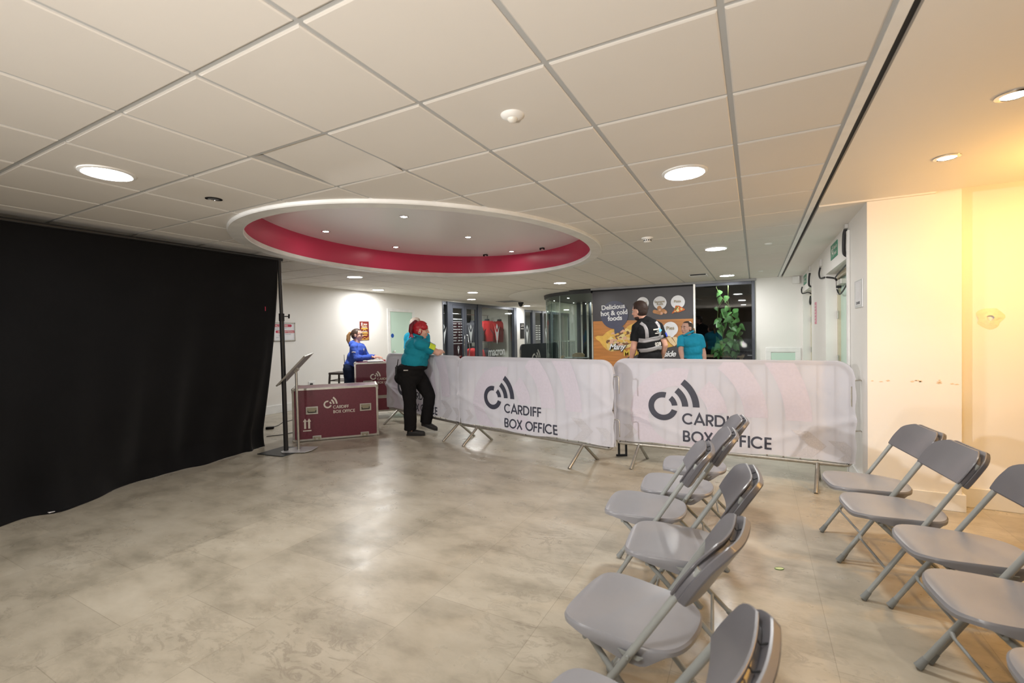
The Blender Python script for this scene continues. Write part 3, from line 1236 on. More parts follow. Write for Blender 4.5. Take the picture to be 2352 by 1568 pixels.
    if not black:
        bk_ = MB()
        logo_into(bk_, Matrix.Translation((L * .62, .86, 0)) @ Matrix.Scale(-1, 4, (1, 0, 0)), .072)
        lay(bk_, 'lettering', M['ink'], .002, on_back=True)
    for (x, z) in ((-.004, .60), (L + .004, .60), (L * .5, bz0 - .002), (.06, bz0 + .004), (L - .05, bz0 + .006)):
        MB().tube([(x - .006, -.024, z), (x + .002, -.034, z + .006), (x + .007, -.03, z - .004), (x + .012, -.04, z + .008)], .0028, 6).build('cable_tie', M['black'], t)
    return t


barrier('crowd_barrier', 'white banner crowd barrier on the left that the red-haired person leans on', (-5.295, 5.62), (-3.42, 4.985), seed=4, logo_at=(.25, .60), feet=(.155, .965))
barrier('crowd_barrier', 'white banner crowd barrier in the middle, slanting between the two others', (-3.425, 4.963), (-1.255, 4.497), seed=2, logo_at=(.270, .605), feet=(.14, .84))
barrier('crowd_barrier', 'white banner crowd barrier on the right, behind the folding chairs', (-1.335, 4.82), (.735, 4.775), seed=7, logo_at=(.245, .625), feet=(.125, .875))
barrier('crowd_barrier', 'black banner crowd barrier standing far back beside the curved glass', (-5.47, 10.75), (-5.25, 12.75), black=True, seed=5, logo_at=(.33, .70), logo_u=.13)
# ================================================================== BLACK CURTAIN AND ITS STAND
def curtain_mat():
    m = mat('black_drape_cloth', s(17, 17, 19), .85, spec=.15, bump=(900, .2, .001), var=(3, .12), sheen=.12)
    return m


def base_x(y):
    pts = [(-3.0, -4.9), (.6, -4.98), (1.2, -5.03), (1.7, -5.12), (2.2, -5.32), (2.7, -5.40), (3.2, -5.45), (3.7, -5.56)]
    for (a, b_) in zip(pts, pts[1:]):
        if y <= b_[0]:
            k = max(0, (y - a[0]) / (b_[0] - a[0]))
            return a[1] + (b_[1] - a[1]) * k
    return pts[-1][1]


def drape(u, v):
    y = 3.53 - 6.0 * u
    top = 2.305
    hem = .05 * sin(y * 5.1) + .035 * sin(y * 11.3 + 1)
    xb = base_x(y) - .07
    k = v ** 1.6
    x = -5.035 + (xb + 5.035) * k
    x += .030 * v * sin(y * 6.3 + 2.4 * v * v + .8 * sin(y * 1.7)) + .016 * v * sin(y * 15 + 4 * v)
    x += .05 * mnoise.noise((y * 1.1, v * 2.2, .3)) * v
    for (yc, w, amp) in ((3.34, .035, .055), (2.55, .10, .06), (1.95, .12, -.05), (1.5, .1, .05)):
        d = (y - yc - .25 * (1 - v) * (1 if yc > 3 else -1) * .4) / w
        x += amp * v ** 3 * math.exp(-d * d)
    z = top * (1 - v)
    e = max(0, (v - .90) / .10)
    if e > 0:
        x += (.10 + hem * .5 + .03 * mnoise.noise((y * 4, 0, 5))) * e ** 1.5
        z = top * .10 * (1 - e) ** 1.5 + .0035 + .09 * e * (1 - e) ** 1.5 * (1 + sin(y * 9 + 2 * sin(y * 3)))
    y2 = y + (.10 * k if u < .02 else .10 * k * max(0, 1 - u * 14))
    return (x, y2, z)


cu = MB().grid(drape, 260, 90).build('stage_curtain', curtain_mat(), smooth=80)
so = cu.modifiers.new('thick', 'SOLIDIFY')
so.thickness = .004
tag(cu, 'tall black cloth curtain pooling on the floor along the left side', 'curtain')
tag(MB().box(-.003, .003, -.003, .003, -.025, .025).build('marker_tape', mat('pink_tape', s(200, 60, 90), .5)), 'tiny pink tape mark on the curtain edge', 'tape').location = (-5.035, 3.36, 1.72)

t = thing('curtain_stand', 'black pipe stand with square steel base holding the black curtain', 'stand', (-5.02, 3.57, 0))
bp_ = MB().box(-.24, .16, -.20, .20, 0, .008, Matrix.Rotation(rad(8), 4, 'Z')).build('base_plate', mat('blackened_steel', s(58, 60, 64), .4, metal=.4), t, bevel=.002)
MB().tube([(0, 0, .008), (-.008, -.01, 1.62)], .026, 16).build('lower_pole', M['blackmetal'], t, smooth=40)
MB().tube([(-.008, -.01, 1.60), (-.014, -.02, 2.315)], .020, 16).build('upper_pole', M['blackmetal'], t, smooth=40)
MB().tube([(-.008, -.01, 1.58), (-.008, -.01, 1.67)], .031, 16).build('collar', M['black'], t, smooth=40)
kb = MB()
kb.tube([(.02, .01, 1.635), (.07, .035, 1.635)], .006, 8)
kb.tube([(.066, .033, 1.61), (.069, .034, 1.662)], .010, 8)
kb.build('clamp_knob', M['black'], t, smooth=40)
MB().tube([(-.014, .02, 2.317), (-.016, -2.5, 2.317), (-.016, -6.0, 2.317)], .018, 12).build('crossbar', M['blackmetal'], t, smooth=40)

p = at_z(115, 1178)
tag(MB().box(-.03, .03, -.018, .018, 0, .004).build('paper_scrap', M['signwhite']), 'small white scrap lying at the curtain hem', 'scrap').location = (p.x + .01, p.y, .012)
p = at_z(20, 1190)
tag(MB().box(-.035, .035, -.012, .012, 0, .012).build('plastic_tab', mat('orange_plastic', s(230, 110, 40), .5)), 'small orange tab on the floor at the curtain hem, left edge', 'tab').location = (p.x + .01, p.y, .012)
p = at_z(1790, 1306)
t = thing('cucumber_slice', 'thin green cucumber slice dropped on the floor between the chair rows', 'food scrap', (p.x, p.y, 0), .5)
MB().lathe([(0, 0), (.024, 0), (.0245, .003), (0, .0035)], 24, sx=1.0, sy=.55).build('flesh', mat('cucumber_flesh', s(200, 210, 150), .35), t)
MB().lathe([(.0246, .0), (.0262, .0), (.0262, .004), (.0246, .004)], 24, sx=1.0, sy=.57, ring=True).build('skin', mat('cucumber_skin', s(60, 110, 40), .4), t)

# ================================================================== DISPLAY STAND IN FRONT OF THE CASES
p = at_z(686, 1034)
t = thing('sign_stand', 'silver lectern sign stand with tilted frame, seen from behind', 'sign stand', (p.x, p.y, 0), YAW)
oct_ = [(-.17, -.10), (-.13, -.15), (.14, -.15), (.19, -.06), (.19, .12), (-.07, .14), (-.14, .06)]
MB().prism(oct_, .009, .016).build('base_plate', mat('silver_plate', s(216, 218, 222), .35, metal=.25), t, bevel=.002)
MB().tube([(0, 0, .006), (-.008, 0, .975)], .0155, 16).build('pole', M['alu'], t, smooth=40)
hd = Vector((.70, 0, .71)).normalized()
wd = Vector((-.30, .95, -.12)).normalized()
nd = hd.cross(wd).normalized()
wd = nd.cross(hd).normalized()
FM = Matrix(((hd.x, wd.x, nd.x, -.012), (hd.y, wd.y, nd.y, .0), (hd.z, wd.z, nd.z, .99), (0, 0, 0, 1)))
MB().box(-.235, .235, -.15, .15, .004, .010, FM).build('backing', mat('grey_backing', s(150, 148, 150), .45), t)
fr = MB()
fr.box(-.245, .245, -.16, -.138, 0, .016, FM).box(-.245, .245, .138, .16, 0, .016, FM).box(-.245, -.223, -.16, .16, 0, .016, FM).box(.223, .245, -.16, .16, 0, .016, FM)
fr.build('frame', M['alu'], t, bevel=.002)
MB().box(-.03, .03, -.025, .025, -.03, .004, FM).build('swivel', M['alu'], t, bevel=.003)


# ================================================================== FLIGHT CASES
def flight_case(label, p_left, p_right, H, D, lift, logo, mark_arrows=False, lid_line=None, casters=False):
    P, Q = Vector(p_left), Vector(p_right)
    W = (Q - P).length
    a = math.atan2(Q.y - P.y, Q.x - P.x)
    mid = (P + Q) / 2
    t = thing('flight_case', label, 'flight case', (mid.x - sin(a) * D / 2, mid.y + cos(a) * D / 2, 0), a)
    x0, x1, y0, y1, z0, z1 = -W / 2, W / 2, -D / 2, D / 2, lift, H
    MB().box(x0 + .004, x1 - .004, y0 + .004, y1 - .004, z0 + .004, z1 - .004).build('body', M['maroon'], t)
    e, k = .026, .003
    eb = MB()
    for (xa, sx) in ((x0, 1), (x1, -1)):
        for (ya, sy) in ((y0, 1), (y1, -1)):
            eb.box(min(xa, xa + sx * e), max(xa, xa + sx * e), min(ya, ya + sy * k), max(ya, ya + sy * k), z0, z1)
            eb.box(min(xa, xa + sx * k), max(xa, xa + sx * k), min(ya, ya + sy * e), max(ya, ya + sy * e), z0, z1)
    zs = [(z0, 1), (z1, -1)]
    if lid_line:
        zs += [(lid_line, 1), (lid_line, -1)]
    for (za, sz) in zs:
        for (ya, sy) in ((y0, 1), (y1, -1)):
            eb.box(x0, x1, min(ya, ya + sy * k), max(ya, ya + sy * k), min(za, za + sz * e), max(za, za + sz * e))
            eb.box(x0, x1, min(ya, ya + sy * e), max(ya, ya + sy * e), min(za, za + sz * k), max(za, za + sz * k))
        for (xa, sx) in ((x0, 1), (x1, -1)):
            eb.box(min(xa, xa + sx * k), max(xa, xa + sx * k), y0, y1, min(za, za + sz * e), max(za, za + sz * e))
            eb.box(min(xa, xa + sx * e), max(xa, xa + sx * e), y0, y1, min(za, za + sz * k), max(za, za + sz * k))
    eb.build('edge_trim', M['alu'], t)
    for (xa, sx) in ((x0, 1), (x1, -1)):
        for (ya, sy) in ((y0, 1), (y1, -1)):
            for (za, sz) in ((z0, 1), (z1, -1)):
                c = MB()
                for (l1, l2) in ((.05, .05),):
                    c.prism([(0, 0), (.058, 0), (.058, .022), (.03, .03), (.022, .058), (0, .058)], -.004, .003, Matrix(((sx, 0, 0, xa), (0, 0, sy, ya), (0, sz, 0, za), (0, 0, 0, 1))))
                    c.prism([(0, 0), (.058, 0), (.058, .022), (.03, .03), (.022, .058), (0, .058)], -.004, .003, Matrix(((0, 0, sx, xa), (sy, 0, 0, ya), (0, sz, 0, za), (0, 0, 0, 1))))
                    c.prism([(0, 0), (.058, 0), (.058, .022), (.03, .03), (.022, .058), (0, .058)], -.004, .003, Matrix(((sx, 0, 0, xa), (0, sy, 0, ya), (0, 0, sz, za), (0, 0, 0, 1))))
                    c.ell((xa + sx * .012, ya + sy * .012, za + sz * .012), (.020, .020, .020))
                c.build('ball_corner', M['alu'], t, smooth=40)
    FMx = Matrix(((1, 0, 0, 0), (0, 0, -1, y0 - .0012), (0, 1, 0, 0), (0, 0, 0, 1)))   # local x,y -> case x,z on the front
    for hx in (x0 + W * .22, x1 - W * .155):
        hz = z0 + (H - z0) * .575
        pt = MB()
        for (a0, a1, b0, b1) in ((-.075, .075, .035, .05), (-.075, .075, -.05, -.035), (-.075, -.057, -.035, .035), (.057, .075, -.035, .035)):
            pt.box(hx + a0, hx + a1, y0 - .006, y0 + .003, hz + b0, hz + b1)
        pl_ = pt.build('handle_plate', M['alu'], t, bevel=.002)
        MB().box(hx - .056, hx + .056, y0 - .002, y0 + .004, hz - .034, hz + .034).build('recess', mat('dull_zinc', s(158, 152, 132), .4, metal=.7), pl_)
        MB().tube([(hx - .048, y0 - .005, hz + .0), (hx - .045, y0 - .009, hz - .024), (hx + .045, y0 - .009, hz - .024), (hx + .048, y0 - .005, hz)], .006, 8).build('handle', M['blackmetal'], pl_, smooth=40)
    for hx in (x0 + W * .27, x1 - W * .17):
        ob = MB()
        zz = z0 if not lid_line else lid_line - .05
        ob.box(hx - .055, hx + .055, y0 - .005, y0 + .003, zz + .045, zz + .062).box(hx - .055, hx - .038, y0 - .005, y0 + .003, zz, zz + .046).box(hx + .038, hx + .055, y0 - .005, y0 + .003, zz, zz + .046)
        lo = ob.build('latch_plate', M['alu'], t, bevel=.003)
        MB().box(hx - .036, hx + .036, y0 - .003, y0 + .002, zz + .004, zz + .044).build('latch', mat('zinc_latch', s(178, 172, 152), .35, metal=.7), lo, bevel=.002)
        MB().box(hx - .012, hx + .012, y0 - .007, y0 - .003, zz + .006, zz + .03).build('key', M['alu'], lo, bevel=.002)
    lm = MB()
    logo_into(lm, FMx @ Matrix.Translation((x0 + W * logo[0], logo[1], 0)), logo[2], z=.0008)
    lm.build('lettering', M['inkwhite'], t, recalc=False)
    if mark_arrows:
        am = MB()
        for ax in (x0 + W * .14, x0 + W * .185):
            am.flat([(ax - .012, .17), (ax + .012, .17), (ax + .012, .265), (ax - .012, .265)], FMx, 0, .0008)
            am.flat([(ax - .026, .263), (ax + .026, .263), (ax, .305)], FMx, 0, .0009)
        am.flat([(x0 + W * .115, .135), (x0 + W * .21, .135), (x0 + W * .21, .15), (x0 + W * .115, .15)], FMx, 0, .0008)
        am.build('arrow_marking', M['inkwhite'], t, recalc=False)
    if casters:
        for (cx, cy) in ((x0 + .09, y0 + .07), (x1 - .09, y0 + .07), (x0 + .09, y1 - .07), (x1 - .09, y1 - .07)):
            cm = MB()
            cm.box(cx - .03, cx + .03, cy - .03, cy + .03, lift - .012, lift)
            cm.box(cx - .022, cx - .018, cy - .02, cy + .02, .04, lift - .01).box(cx + .018, cx + .022, cy - .02, cy + .02, .04, lift - .01)
            co = cm.build('caster', M['steel'], t)
            MB().tube([(cx - .016, cy, .05), (cx + .016, cy, .05)], .05, 20).build('wheel', M['blackmetal'], co, smooth=40)
    return t


flight_case('long low maroon flight case on the floor, closest to the black curtain', (-5.365, 3.915), (-4.632, 4.716), .705, .47, .006, (.40, .475, .052), mark_arrows=True)
flight_case('tall maroon flight case used as a counter behind the low one', (-5.86, 5.44), (-5.18, 6.12), .945, .42, .11, (.31, .70, .05), lid_line=.36, casters=True)
CA = math.atan2(.68, .68)
CC = Vector((-5.52 - sin(CA) * .21, 5.78 + cos(CA) * .21, .945))


def on_case(name, label, cat, dx, dy, w, d, h, m, rz=0.0, bevel=.002):
    c, s_ = cos(CA), sin(CA)
    o = MB().box(-w / 2, w / 2, -d / 2, d / 2, 0, h).build(name, m, bevel=bevel)
    o.location = (CC.x + c * dx - s_ * dy, CC.y + s_ * dx + c * dy, CC.z + .0035)
    o.rotation_euler = (0, 0, CA + rz)
    return tag(o, label, cat)


on_case('paper_stack', 'flat stack of white paper on the tall flight case', 'paper', -.14, -.09, .26, .17, .014, M['signwhite'], .1)
on_case('card_reader', 'small dark card reader on the tall flight case', 'card reader', .10, -.11, .085, .05, .016, mat('dark_brown_plastic', s(70, 56, 54), .5))
on_case('mobile_phone', 'black phone lying on the tall flight case near its right end', 'phone', .27, -.09, .15, .075, .011, M['black'], .2)
on_case('document_tray', 'low white tray at the back of the tall flight case', 'tray', .22, .12, .34, .10, .05, M['white'])
on_case('red_box', 'small red box on the tall flight case by the hands', 'box', -.0, .08, .06, .03, .02, mat('red_card', s(200, 40, 40), .5))

# bar stool against the wall
t = thing('bar_stool', 'dark wooden bar stool against the white wall behind the cases', 'stool', (-6.76, 5.98, 0), .3)
DK = mat('dark_stained_wood', s(62, 54, 50), .5, var=(14, .12))
MB().box(-.17, .17, -.17, .17, .69, .73).build('seat', DK, t, bevel=.01)
for (ax, ay) in ((-1, -1), (1, -1), (-1, 1), (1, 1)):
    MB().tube([(ax * .19, ay * .19, 0), (ax * .15, ay * .15, .70)], .019, 4).build('leg', DK, t)
for (z, k) in ((.25, .18), (.58, .16)):
    for (xa, ya, xb, yb) in ((-1, -1, 1, -1), (-1, 1, 1, 1), (-1, -1, -1, 1), (1, -1, 1, 1)):
        MB().tube([(xa * k, ya * k, z), (xb * k, yb * k, z)], .011, 4).build('stretcher', DK, t)

# cables and plug on the floor behind the stand
CBL = mat('black_cable', s(34, 34, 36), .5)
for lab, pts in (('thin black cable running on the floor from the adaptor to the case', [(626, 982), (640, 977), (650, 970), (668, 966), (690, 960)]),
                 ('thin black cable lying on the floor in front of the adaptor', [(612, 1003), (640, 1000), (655, 998), (672, 994), (690, 988)])):
    P_ = [at_z(*q) for q in pts]
    tag(MB().tube([(q.x, q.y, .006) for q in P_], .005, 6).build('cable', CBL, smooth=60), lab, 'cable', 'cables on the floor')
p = at_z(620, 985)
o = MB().box(-.055, .055, -.03, .03, 0, .035).build('power_adaptor', M['black'], bevel=.006)
o.location = (p.x, p.y, 0)
o.rotation_euler = (0, 0, .8)
tag(o, 'black power adaptor on the floor at the curtain edge', 'adaptor')

# ================================================================== LEFT WALL FITTINGS
def wall_frame(y0, z0, off=.001):
    """local x along +Y, local y up, normal into the room (+X)"""
    return Matrix(((0, 0, 1, WL + off), (1, 0, 0, y0), (0, 1, 0, z0), (0, 0, 0, 1)))


t = thing('wall_sign', 'framed white delivery notice with two red banners on the left wall', 'sign', (WL, 5.53, 1.325))
b_ = MB().box(0, .012, -.215, .215, 0, .325)
b_.build('panel', M['signwhite'], t)
fr = MB()
fr.box(0, .02, -.225, .225, -.012, .01).box(0, .02, -.225, .225, .315, .337).box(0, .02, -.225, -.208, -.012, .337).box(0, .02, .208, .225, -.012, .337)
fr.build('frame', M['alu'], t, bevel=.003)
LF = Matrix(((0, 0, 1, .0125), (1, 0, 0, 0), (0, 1, 0, 0), (0, 0, 0, 1)))
RED = mat('raspberry_print', s(196, 52, 82), .5)
for (xa, xb, zc, side) in ((-.195, .13, .277, 1), (-.155, .205, .165, -1)):
    r_ = .024
    if side > 0:
        pol = [(xa, zc - r_), (xb, zc - r_)] + arc(xb, zc, r_, -90, 90, 8)[1:-1] + [(xb, zc + r_), (xa, zc + r_)]
    else:
        pol = [(xb, zc - r_), (xb, zc + r_), (xa, zc + r_)] + arc(xa, zc, r_, 90, 270, 8)[1:-1] + [(xa, zc - r_)]
    MB().flat(pol, LF).build('red_banner', RED, t, recalc=False)
tm = MB()
text_into(tm, 'ALL DELIVERIES', .037, LF @ Matrix.Translation((-.185, .264, .0006)), bold=.0012, spacing=1.02)
text_into(tm, 'HOLL NWYDDAU', .040, LF @ Matrix.Translation((-.135, .151, .0006)), bold=.0012, spacing=1.02)
tm.build('white_lettering', M['inkwhite'], t, recalc=False)
tm = MB()
for (x, z, tx, sz) in ((-.185, .225, 'to the Service Centre', .026), (-.185, .198, 'Basement Floor', .026), (-.12, .112, 'ir Ganolfan Gwasanaeth', .026), (-.12, .085, 'Llawr', .026), (-.175, .05, 'ARENA CARDIFF', .02)):
    text_into(tm, tx, sz, LF @ Matrix.Translation((x, z, .0006)))
tm.build('grey_lettering', mat('grey_print', s(140, 146, 160), .6), t, recalc=False)

t = thing('wall_socket', 'white double wall socket with a black plug above the low case', 'socket', (WL, 6.10, .42))
MB().box(0, .012, -.075, .075, 0, .09).build('plate', M['white'], t, bevel=.004)
MB().box(.012, .05, -.05, -.005, .015, .055).build('plug', M['black'], t, bevel=.006)

t = thing('wall_poster', 'narrow dark red poster with gold shapes on the left wall', 'poster', (WL, 7.51, 1.295))
MB().box(0, .008, -.135, .135, 0, .42).build('sheet', mat('dark_red_print', s(118, 38, 30), .45, var=(9, .15)), t)
LF2 = Matrix(((0, 0, 1, .0088), (1, 0, 0, 0), (0, 1, 0, 0), (0, 0, 0, 1)))
gm = MB()
for (zc, w) in ((.275, .10), (.175, .105)):
    gm.flat([(-w, zc - .03), (w, zc - .03), (w * .92, zc), (-w * .92, zc)], LF2)
    gm.strip(arc(0, zc + .02, .045, 0, 180, 10), .012, LF2)
gm.flat([(-.09, .125), (.09, .125), (.07, .10), (-.07, .10)], LF2)
gm.strip([(-.125, .035), (-.08, .015), (0, .008), (.08, .015), (.125, .035)], .014, LF2)
gm.strip([(-.12, .055), (-.06, .03), (0, .06), (.05, .03), (.12, .065)], .012, LF2)
gm.build('gold_print', mat('gold_print', s(226, 182, 84), .45), t, recalc=False)
tm = MB()
text_into(tm, 'DINE', .05, LF2 @ Matrix.Translation((-.03, .335, .0006)), bold=.001)
for (zc, tx) in ((.282, 'THURSDAY'), (.18, 'SATURDAY')):
    text_into(tm, tx, .034, LF2 @ Matrix.Translation((0, zc, .0012)), align='CENTER', bold=.0012)
tm.flat([(-.105, .325), (-.05, .325), (-.06, .345), (-.06, .37), (-.05, .39), (-.1, .39), (-.09, .37), (-.09, .345)], LF2, 0, .0006)
tm.build('white_print', M['inkwhite'], t, recalc=False)

dm = MB().box(WL - .02, WL + .006, DX0 + .04, DX1 - .04, .005, DZ)
d3 = struct(dm.build('door_3', M['mint']), 'pale mint door in the left wall')
fm_ = MB()
fm_.box(WL - .02, WL + .022, DX0 - .05, DX0 + .04, 0, DZ).box(WL - .02, WL + .022, DX1 - .04, DX1 + .05, 0, DZ).box(WL - .02, WL + .022, DX0 - .05, DX1 + .05, DZ, DZ + .07)
fm_.build('frame', M['white'], d3, bevel=.004)
kb = MB()
kb.tube([(WL + .006, DX0 + .13, 1.0), (WL + .035, DX0 + .13, 1.0)], .012, 12)
kb.ell((WL + .05, DX0 + .13, 1.0), (.024, .028, .028))
kb.build('knob', M['chrome'], d3, smooth=60)
MB().lathe([(0, 0), (.05, 0), (.05, .002), (0, .002)], 24, Matrix(((0, 0, 1, WL + .006), (1, 0, 0, DX0 + .115), (0, 1, 0, 1.385), (0, 0, 0, 1)))).build('blue_disc', mat('blue_disc', s(30, 80, 170), .4), d3)
# ================================================================== SHOP IN THE LEFT WALL
GLASS = glass_mat('clear_shop_glass', (.80, .83, .84, 1), .16)
DGLASS = glass_mat('dark_window_glass', (.8, .82, .82, 1), .2)
CGLASS = glass_mat('curved_screen_glass', (.84, .90, .88, 1), .14)
DECAL = mat('pale_grey_vinyl', s(206, 212, 214), .5)


def emblem(mb, Mx, h, mi=0, z=0.0):
    """V mark with a diamond over it; h is its full height, origin at the bottom tip"""
    w = h * .235
    mb.flat([(0, 0), (w, h * .90), (w * .42, h * .66), (0, h * .58)], Mx, mi, z)
    mb.flat([(0, 0), (0, h * .58), (-w * .42, h * .66), (-w, h * .90)], Mx, mi, z)
    mb.flat([(0, h * .70), (w * .40, h * .85), (0, h), (-w * .40, h * .85)], Mx, mi, z)


ZT = 2.335
# shop interior
SHOPW = mat('shop_back_wall', s(96, 98, 96), .7, var=(1.5, .1))
struct(MB().box(-10.2, -10.0, 10.2, 15.6, 0, 2.6).box(-10.2, WL - .2, 10.1, 10.2, 0, 2.6).box(-10.2, WL - .2, 15.3, 15.6, 0, 2.6).box(-10.2, WL - .2, 10.1, 15.6, 2.45, 2.6)
       .build('wall_shop', SHOPW), 'dim grey walls inside the shop')
struct(MB().box(-9.6, WL - .25, 14.75, 14.95, 0, 2.45).build('wall_shop_side', mat('cream_partition', s(214, 214, 200), .6)), 'pale partition inside the shop window')


def shop_front(n, y_posts, y_end, rx, panes, ztop):
    fm_ = MB()
    fm_.box(WL - .07, WL - .01, y_posts[0][0] + .002, y_end - .002, ztop - .09, ztop - .002)
    fm_.box(WL - .07, WL - .01, y_posts[0][0] + .002, y_end - .002, .002, .08)
    for (a, b_) in y_posts:
        fm_.box(WL - .09, WL + .012, a, b_, 0, ztop)
    w_ = struct(fm_.build('window_%d' % n, M['darkgrey'], bevel=.004), 'dark grey framed shop front')
    for (a, b_) in panes:
        MB().box(WL - .046, WL - .040, a, b_, .08, ztop - .03).build('pane', GLASS, w_)
    return w_


posts = [(10.43, 10.47), (10.66, 10.87), (12.30, 12.52), (14.74, 14.95)]
sf = shop_front(1, posts, 14.95, 0, [(10.47, 10.66), (12.52, 14.74)], ZT)
sd = None
for (a, b_, n) in ((10.88, 11.56, 6), (11.58, 12.29, 7)):
    fm_ = MB()
    w_ = .09
    fm_.box(WL - .075, WL - .02, a, a + w_ * (1 if n == 6 else 1.2), .01, 2.25).box(WL - .075, WL - .02, b_ - w_, b_, .01, 2.25)
    fm_.box(WL - .075, WL - .02, a + w_, b_ - w_, 2.16, 2.25).box(WL - .075, WL - .02, a + w_, b_ - w_, .01, .12)
    d = struct(fm_.build('door_%d' % n, M['darkgrey'], bevel=.004), 'glazed shop door in dark grey frame')
    MB().box(WL - .05, WL - .044, a + w_, b_ - w_, .12, 2.16).build('pane', GLASS, d)
    hy = b_ - .05 if n == 6 else a + .05
    sg = -1 if n == 6 else 1
    MB().tube([(WL - .02, hy, 1.36), (WL + .03, hy + sg * .02, 1.36), (WL + .05, hy + sg * .085, .95), (WL + .03, hy + sg * .02, .52), (WL - .02, hy, .52)], .012, 10).build('pull_handle', M['chrome'], d, smooth=60)
    dm_ = MB()
    if n == 6:
        Fm = Matrix(((0, 0, 1, WL - .0435), (1, 0, 0, (a + b_) / 2 + .0), (0, 1, 0, 0), (0, 0, 0, 1)))
        text_into(dm_, 'OPENING HOURS', .066, Fm @ Matrix.Translation((0, 1.82, .001)), align='CENTER', bold=.0012)
        dm_.strip([(-.24, 1.765), (.24, 1.765)], .012, Fm, 0, z=.001)
        for k, (da, hr) in enumerate((('MONDAY', '9AM - 5PM'), ('TUESDAY', '9AM - 5PM'), ('WEDNESDAY', '9AM - 5PM'), ('THURSDAY', '9AM - 7PM'), ('FRIDAY', '9AM - 5PM'), ('SATURDAY', '9AM - 5PM'), ('SUNDAY', '10AM - 4PM'))):
            text_into(dm_, da, .044, Fm @ Matrix.Translation((-.24, 1.69 - k * .083, .001)), bold=.001)
            text_into(dm_, hr, .044, Fm @ Matrix.Translation((.24, 1.69 - k * .083, .001)), align='RIGHT', bold=.001)
        dm_.strip([(-.24, 1.12), (.24, 1.12)], .012, Fm, 0, z=.001)
        emblem(dm_, Fm @ Matrix.Translation((.03, .80, .001)), .26)
        dm_.strip([(-.1, .74), (.14, .74)], .01, Fm, 0, z=.001)
        dm_.flat([(0, .62), (.08, .62), (.08, .70), (0, .70)], Fm, 0, .001)
        MB().box(WL - .0515, WL - .0505, a + w_ + .02, b_ - w_ - .02, .75, 1.78).build('hours_panel', mat('wine_film', s(70, 24, 34), .5), d)
    else:
        Fm = Matrix(((0, 0, 1, WL - .0435), (1, 0, 0, (a + b_) / 2), (0, 1, 0, 0), (0, 0, 0, 1)))
        emblem(dm_, Fm @ Matrix.Translation((.0, 1.10, .001)), .60)
    dm_.build('decal', DECAL, d, recalc=False)
dm_ = MB()
Fm = Matrix(((0, 0, 1, WL - .0395), (1, 0, 0, 13.53), (0, 1, 0, 0), (0, 0, 0, 1)))
emblem(dm_, Fm @ Matrix.Translation((.03, 1.02, .001)), .72)
text_into(dm_, 'macron', .40, Fm @ Matrix.Translation((.0, .66, .001)), align='CENTER', bold=.008, spacing=.92)
text_into(dm_, 'CARDIFF', .075, Fm @ Matrix.Translation((0, .55, .001)), align='CENTER', spacing=1.7)
Fm = Matrix(((0, 0, 1, WL - .0395), (1, 0, 0, 10.49), (0, 1, 0, 0), (0, 0, 0, 1)))
emblem(dm_, Fm @ Matrix.Translation((.03, 1.05, .001)), .66)
dm_.build('decal', DECAL, sf, recalc=False)
fr = MB().box(WL - .2, WL - .19, 10.47, 10.61, .84, 1.24)
t = tag(fr.build('photo_frame', M['signwhite'], bevel=.004), 'white framed notice low behind the shop glass edge', 'picture frame')
MB().box(WL - .189, WL - .187, 10.49, 10.59, .88, 1.20).build('picture', M['black'], t)


def jacket(label, y, x, z, m, trim, facing=.25, scale=1.0):
    t = thing('sports_jacket', label, 'jacket', (x, y, z), facing, 'jackets in the shop window')

    def torso(u, v):
        a = 2 * PI * u
        zz = -.70 * v
        w = .235 + .02 * sin(PI * v) if v > .12 else .10 + .135 * (v / .12) ** .6
        d = .10 + .012 * sin(PI * v) if v > .1 else .06 + .04 * v / .1
        r = 1 + .05 * sin(7 * a + 3 * v)
        return (d * cos(a) * r, w * sin(a) * r, zz)
    tb = MB().grid(torso, 36, 16, closed_u=True)
    tb.build('jacket_body', m, t, smooth=70)
    for sg in (-1, 1):
        MB().tube([(0, sg * .14, -.05), (0, sg * .24, -.12), (.01, sg * .31, -.32), (.03, sg * .34, -.52), (.03, sg * .35, -.66)], [.06, .085, .078, .066, .05], 14).build('sleeve', m, t, smooth=60)
        MB().box(-.004, .004, -.010, .010, -.10, .10, Matrix.Translation((.108, sg * .13, -.36)) @ Matrix.Rotation(sg * .5, 4, 'X')).build('pocket_zip', trim, t)
    MB().lathe([(.075, -.03), (.085, .02), (.075, .06), (.06, .055), (.065, 0), (.06, -.03)], 20, ring=True, sx=.8).build('collar', trim if label.find('dark') < 0 else m, t, smooth=60)
    MB().tube([(0, 0, .04), (0, 0, .12), (0, .02, .15), (0, 0, .17)], .004, 6).build('hanger_hook', M['chrome'], t)
    t.scale = (scale, scale, scale)
    return t


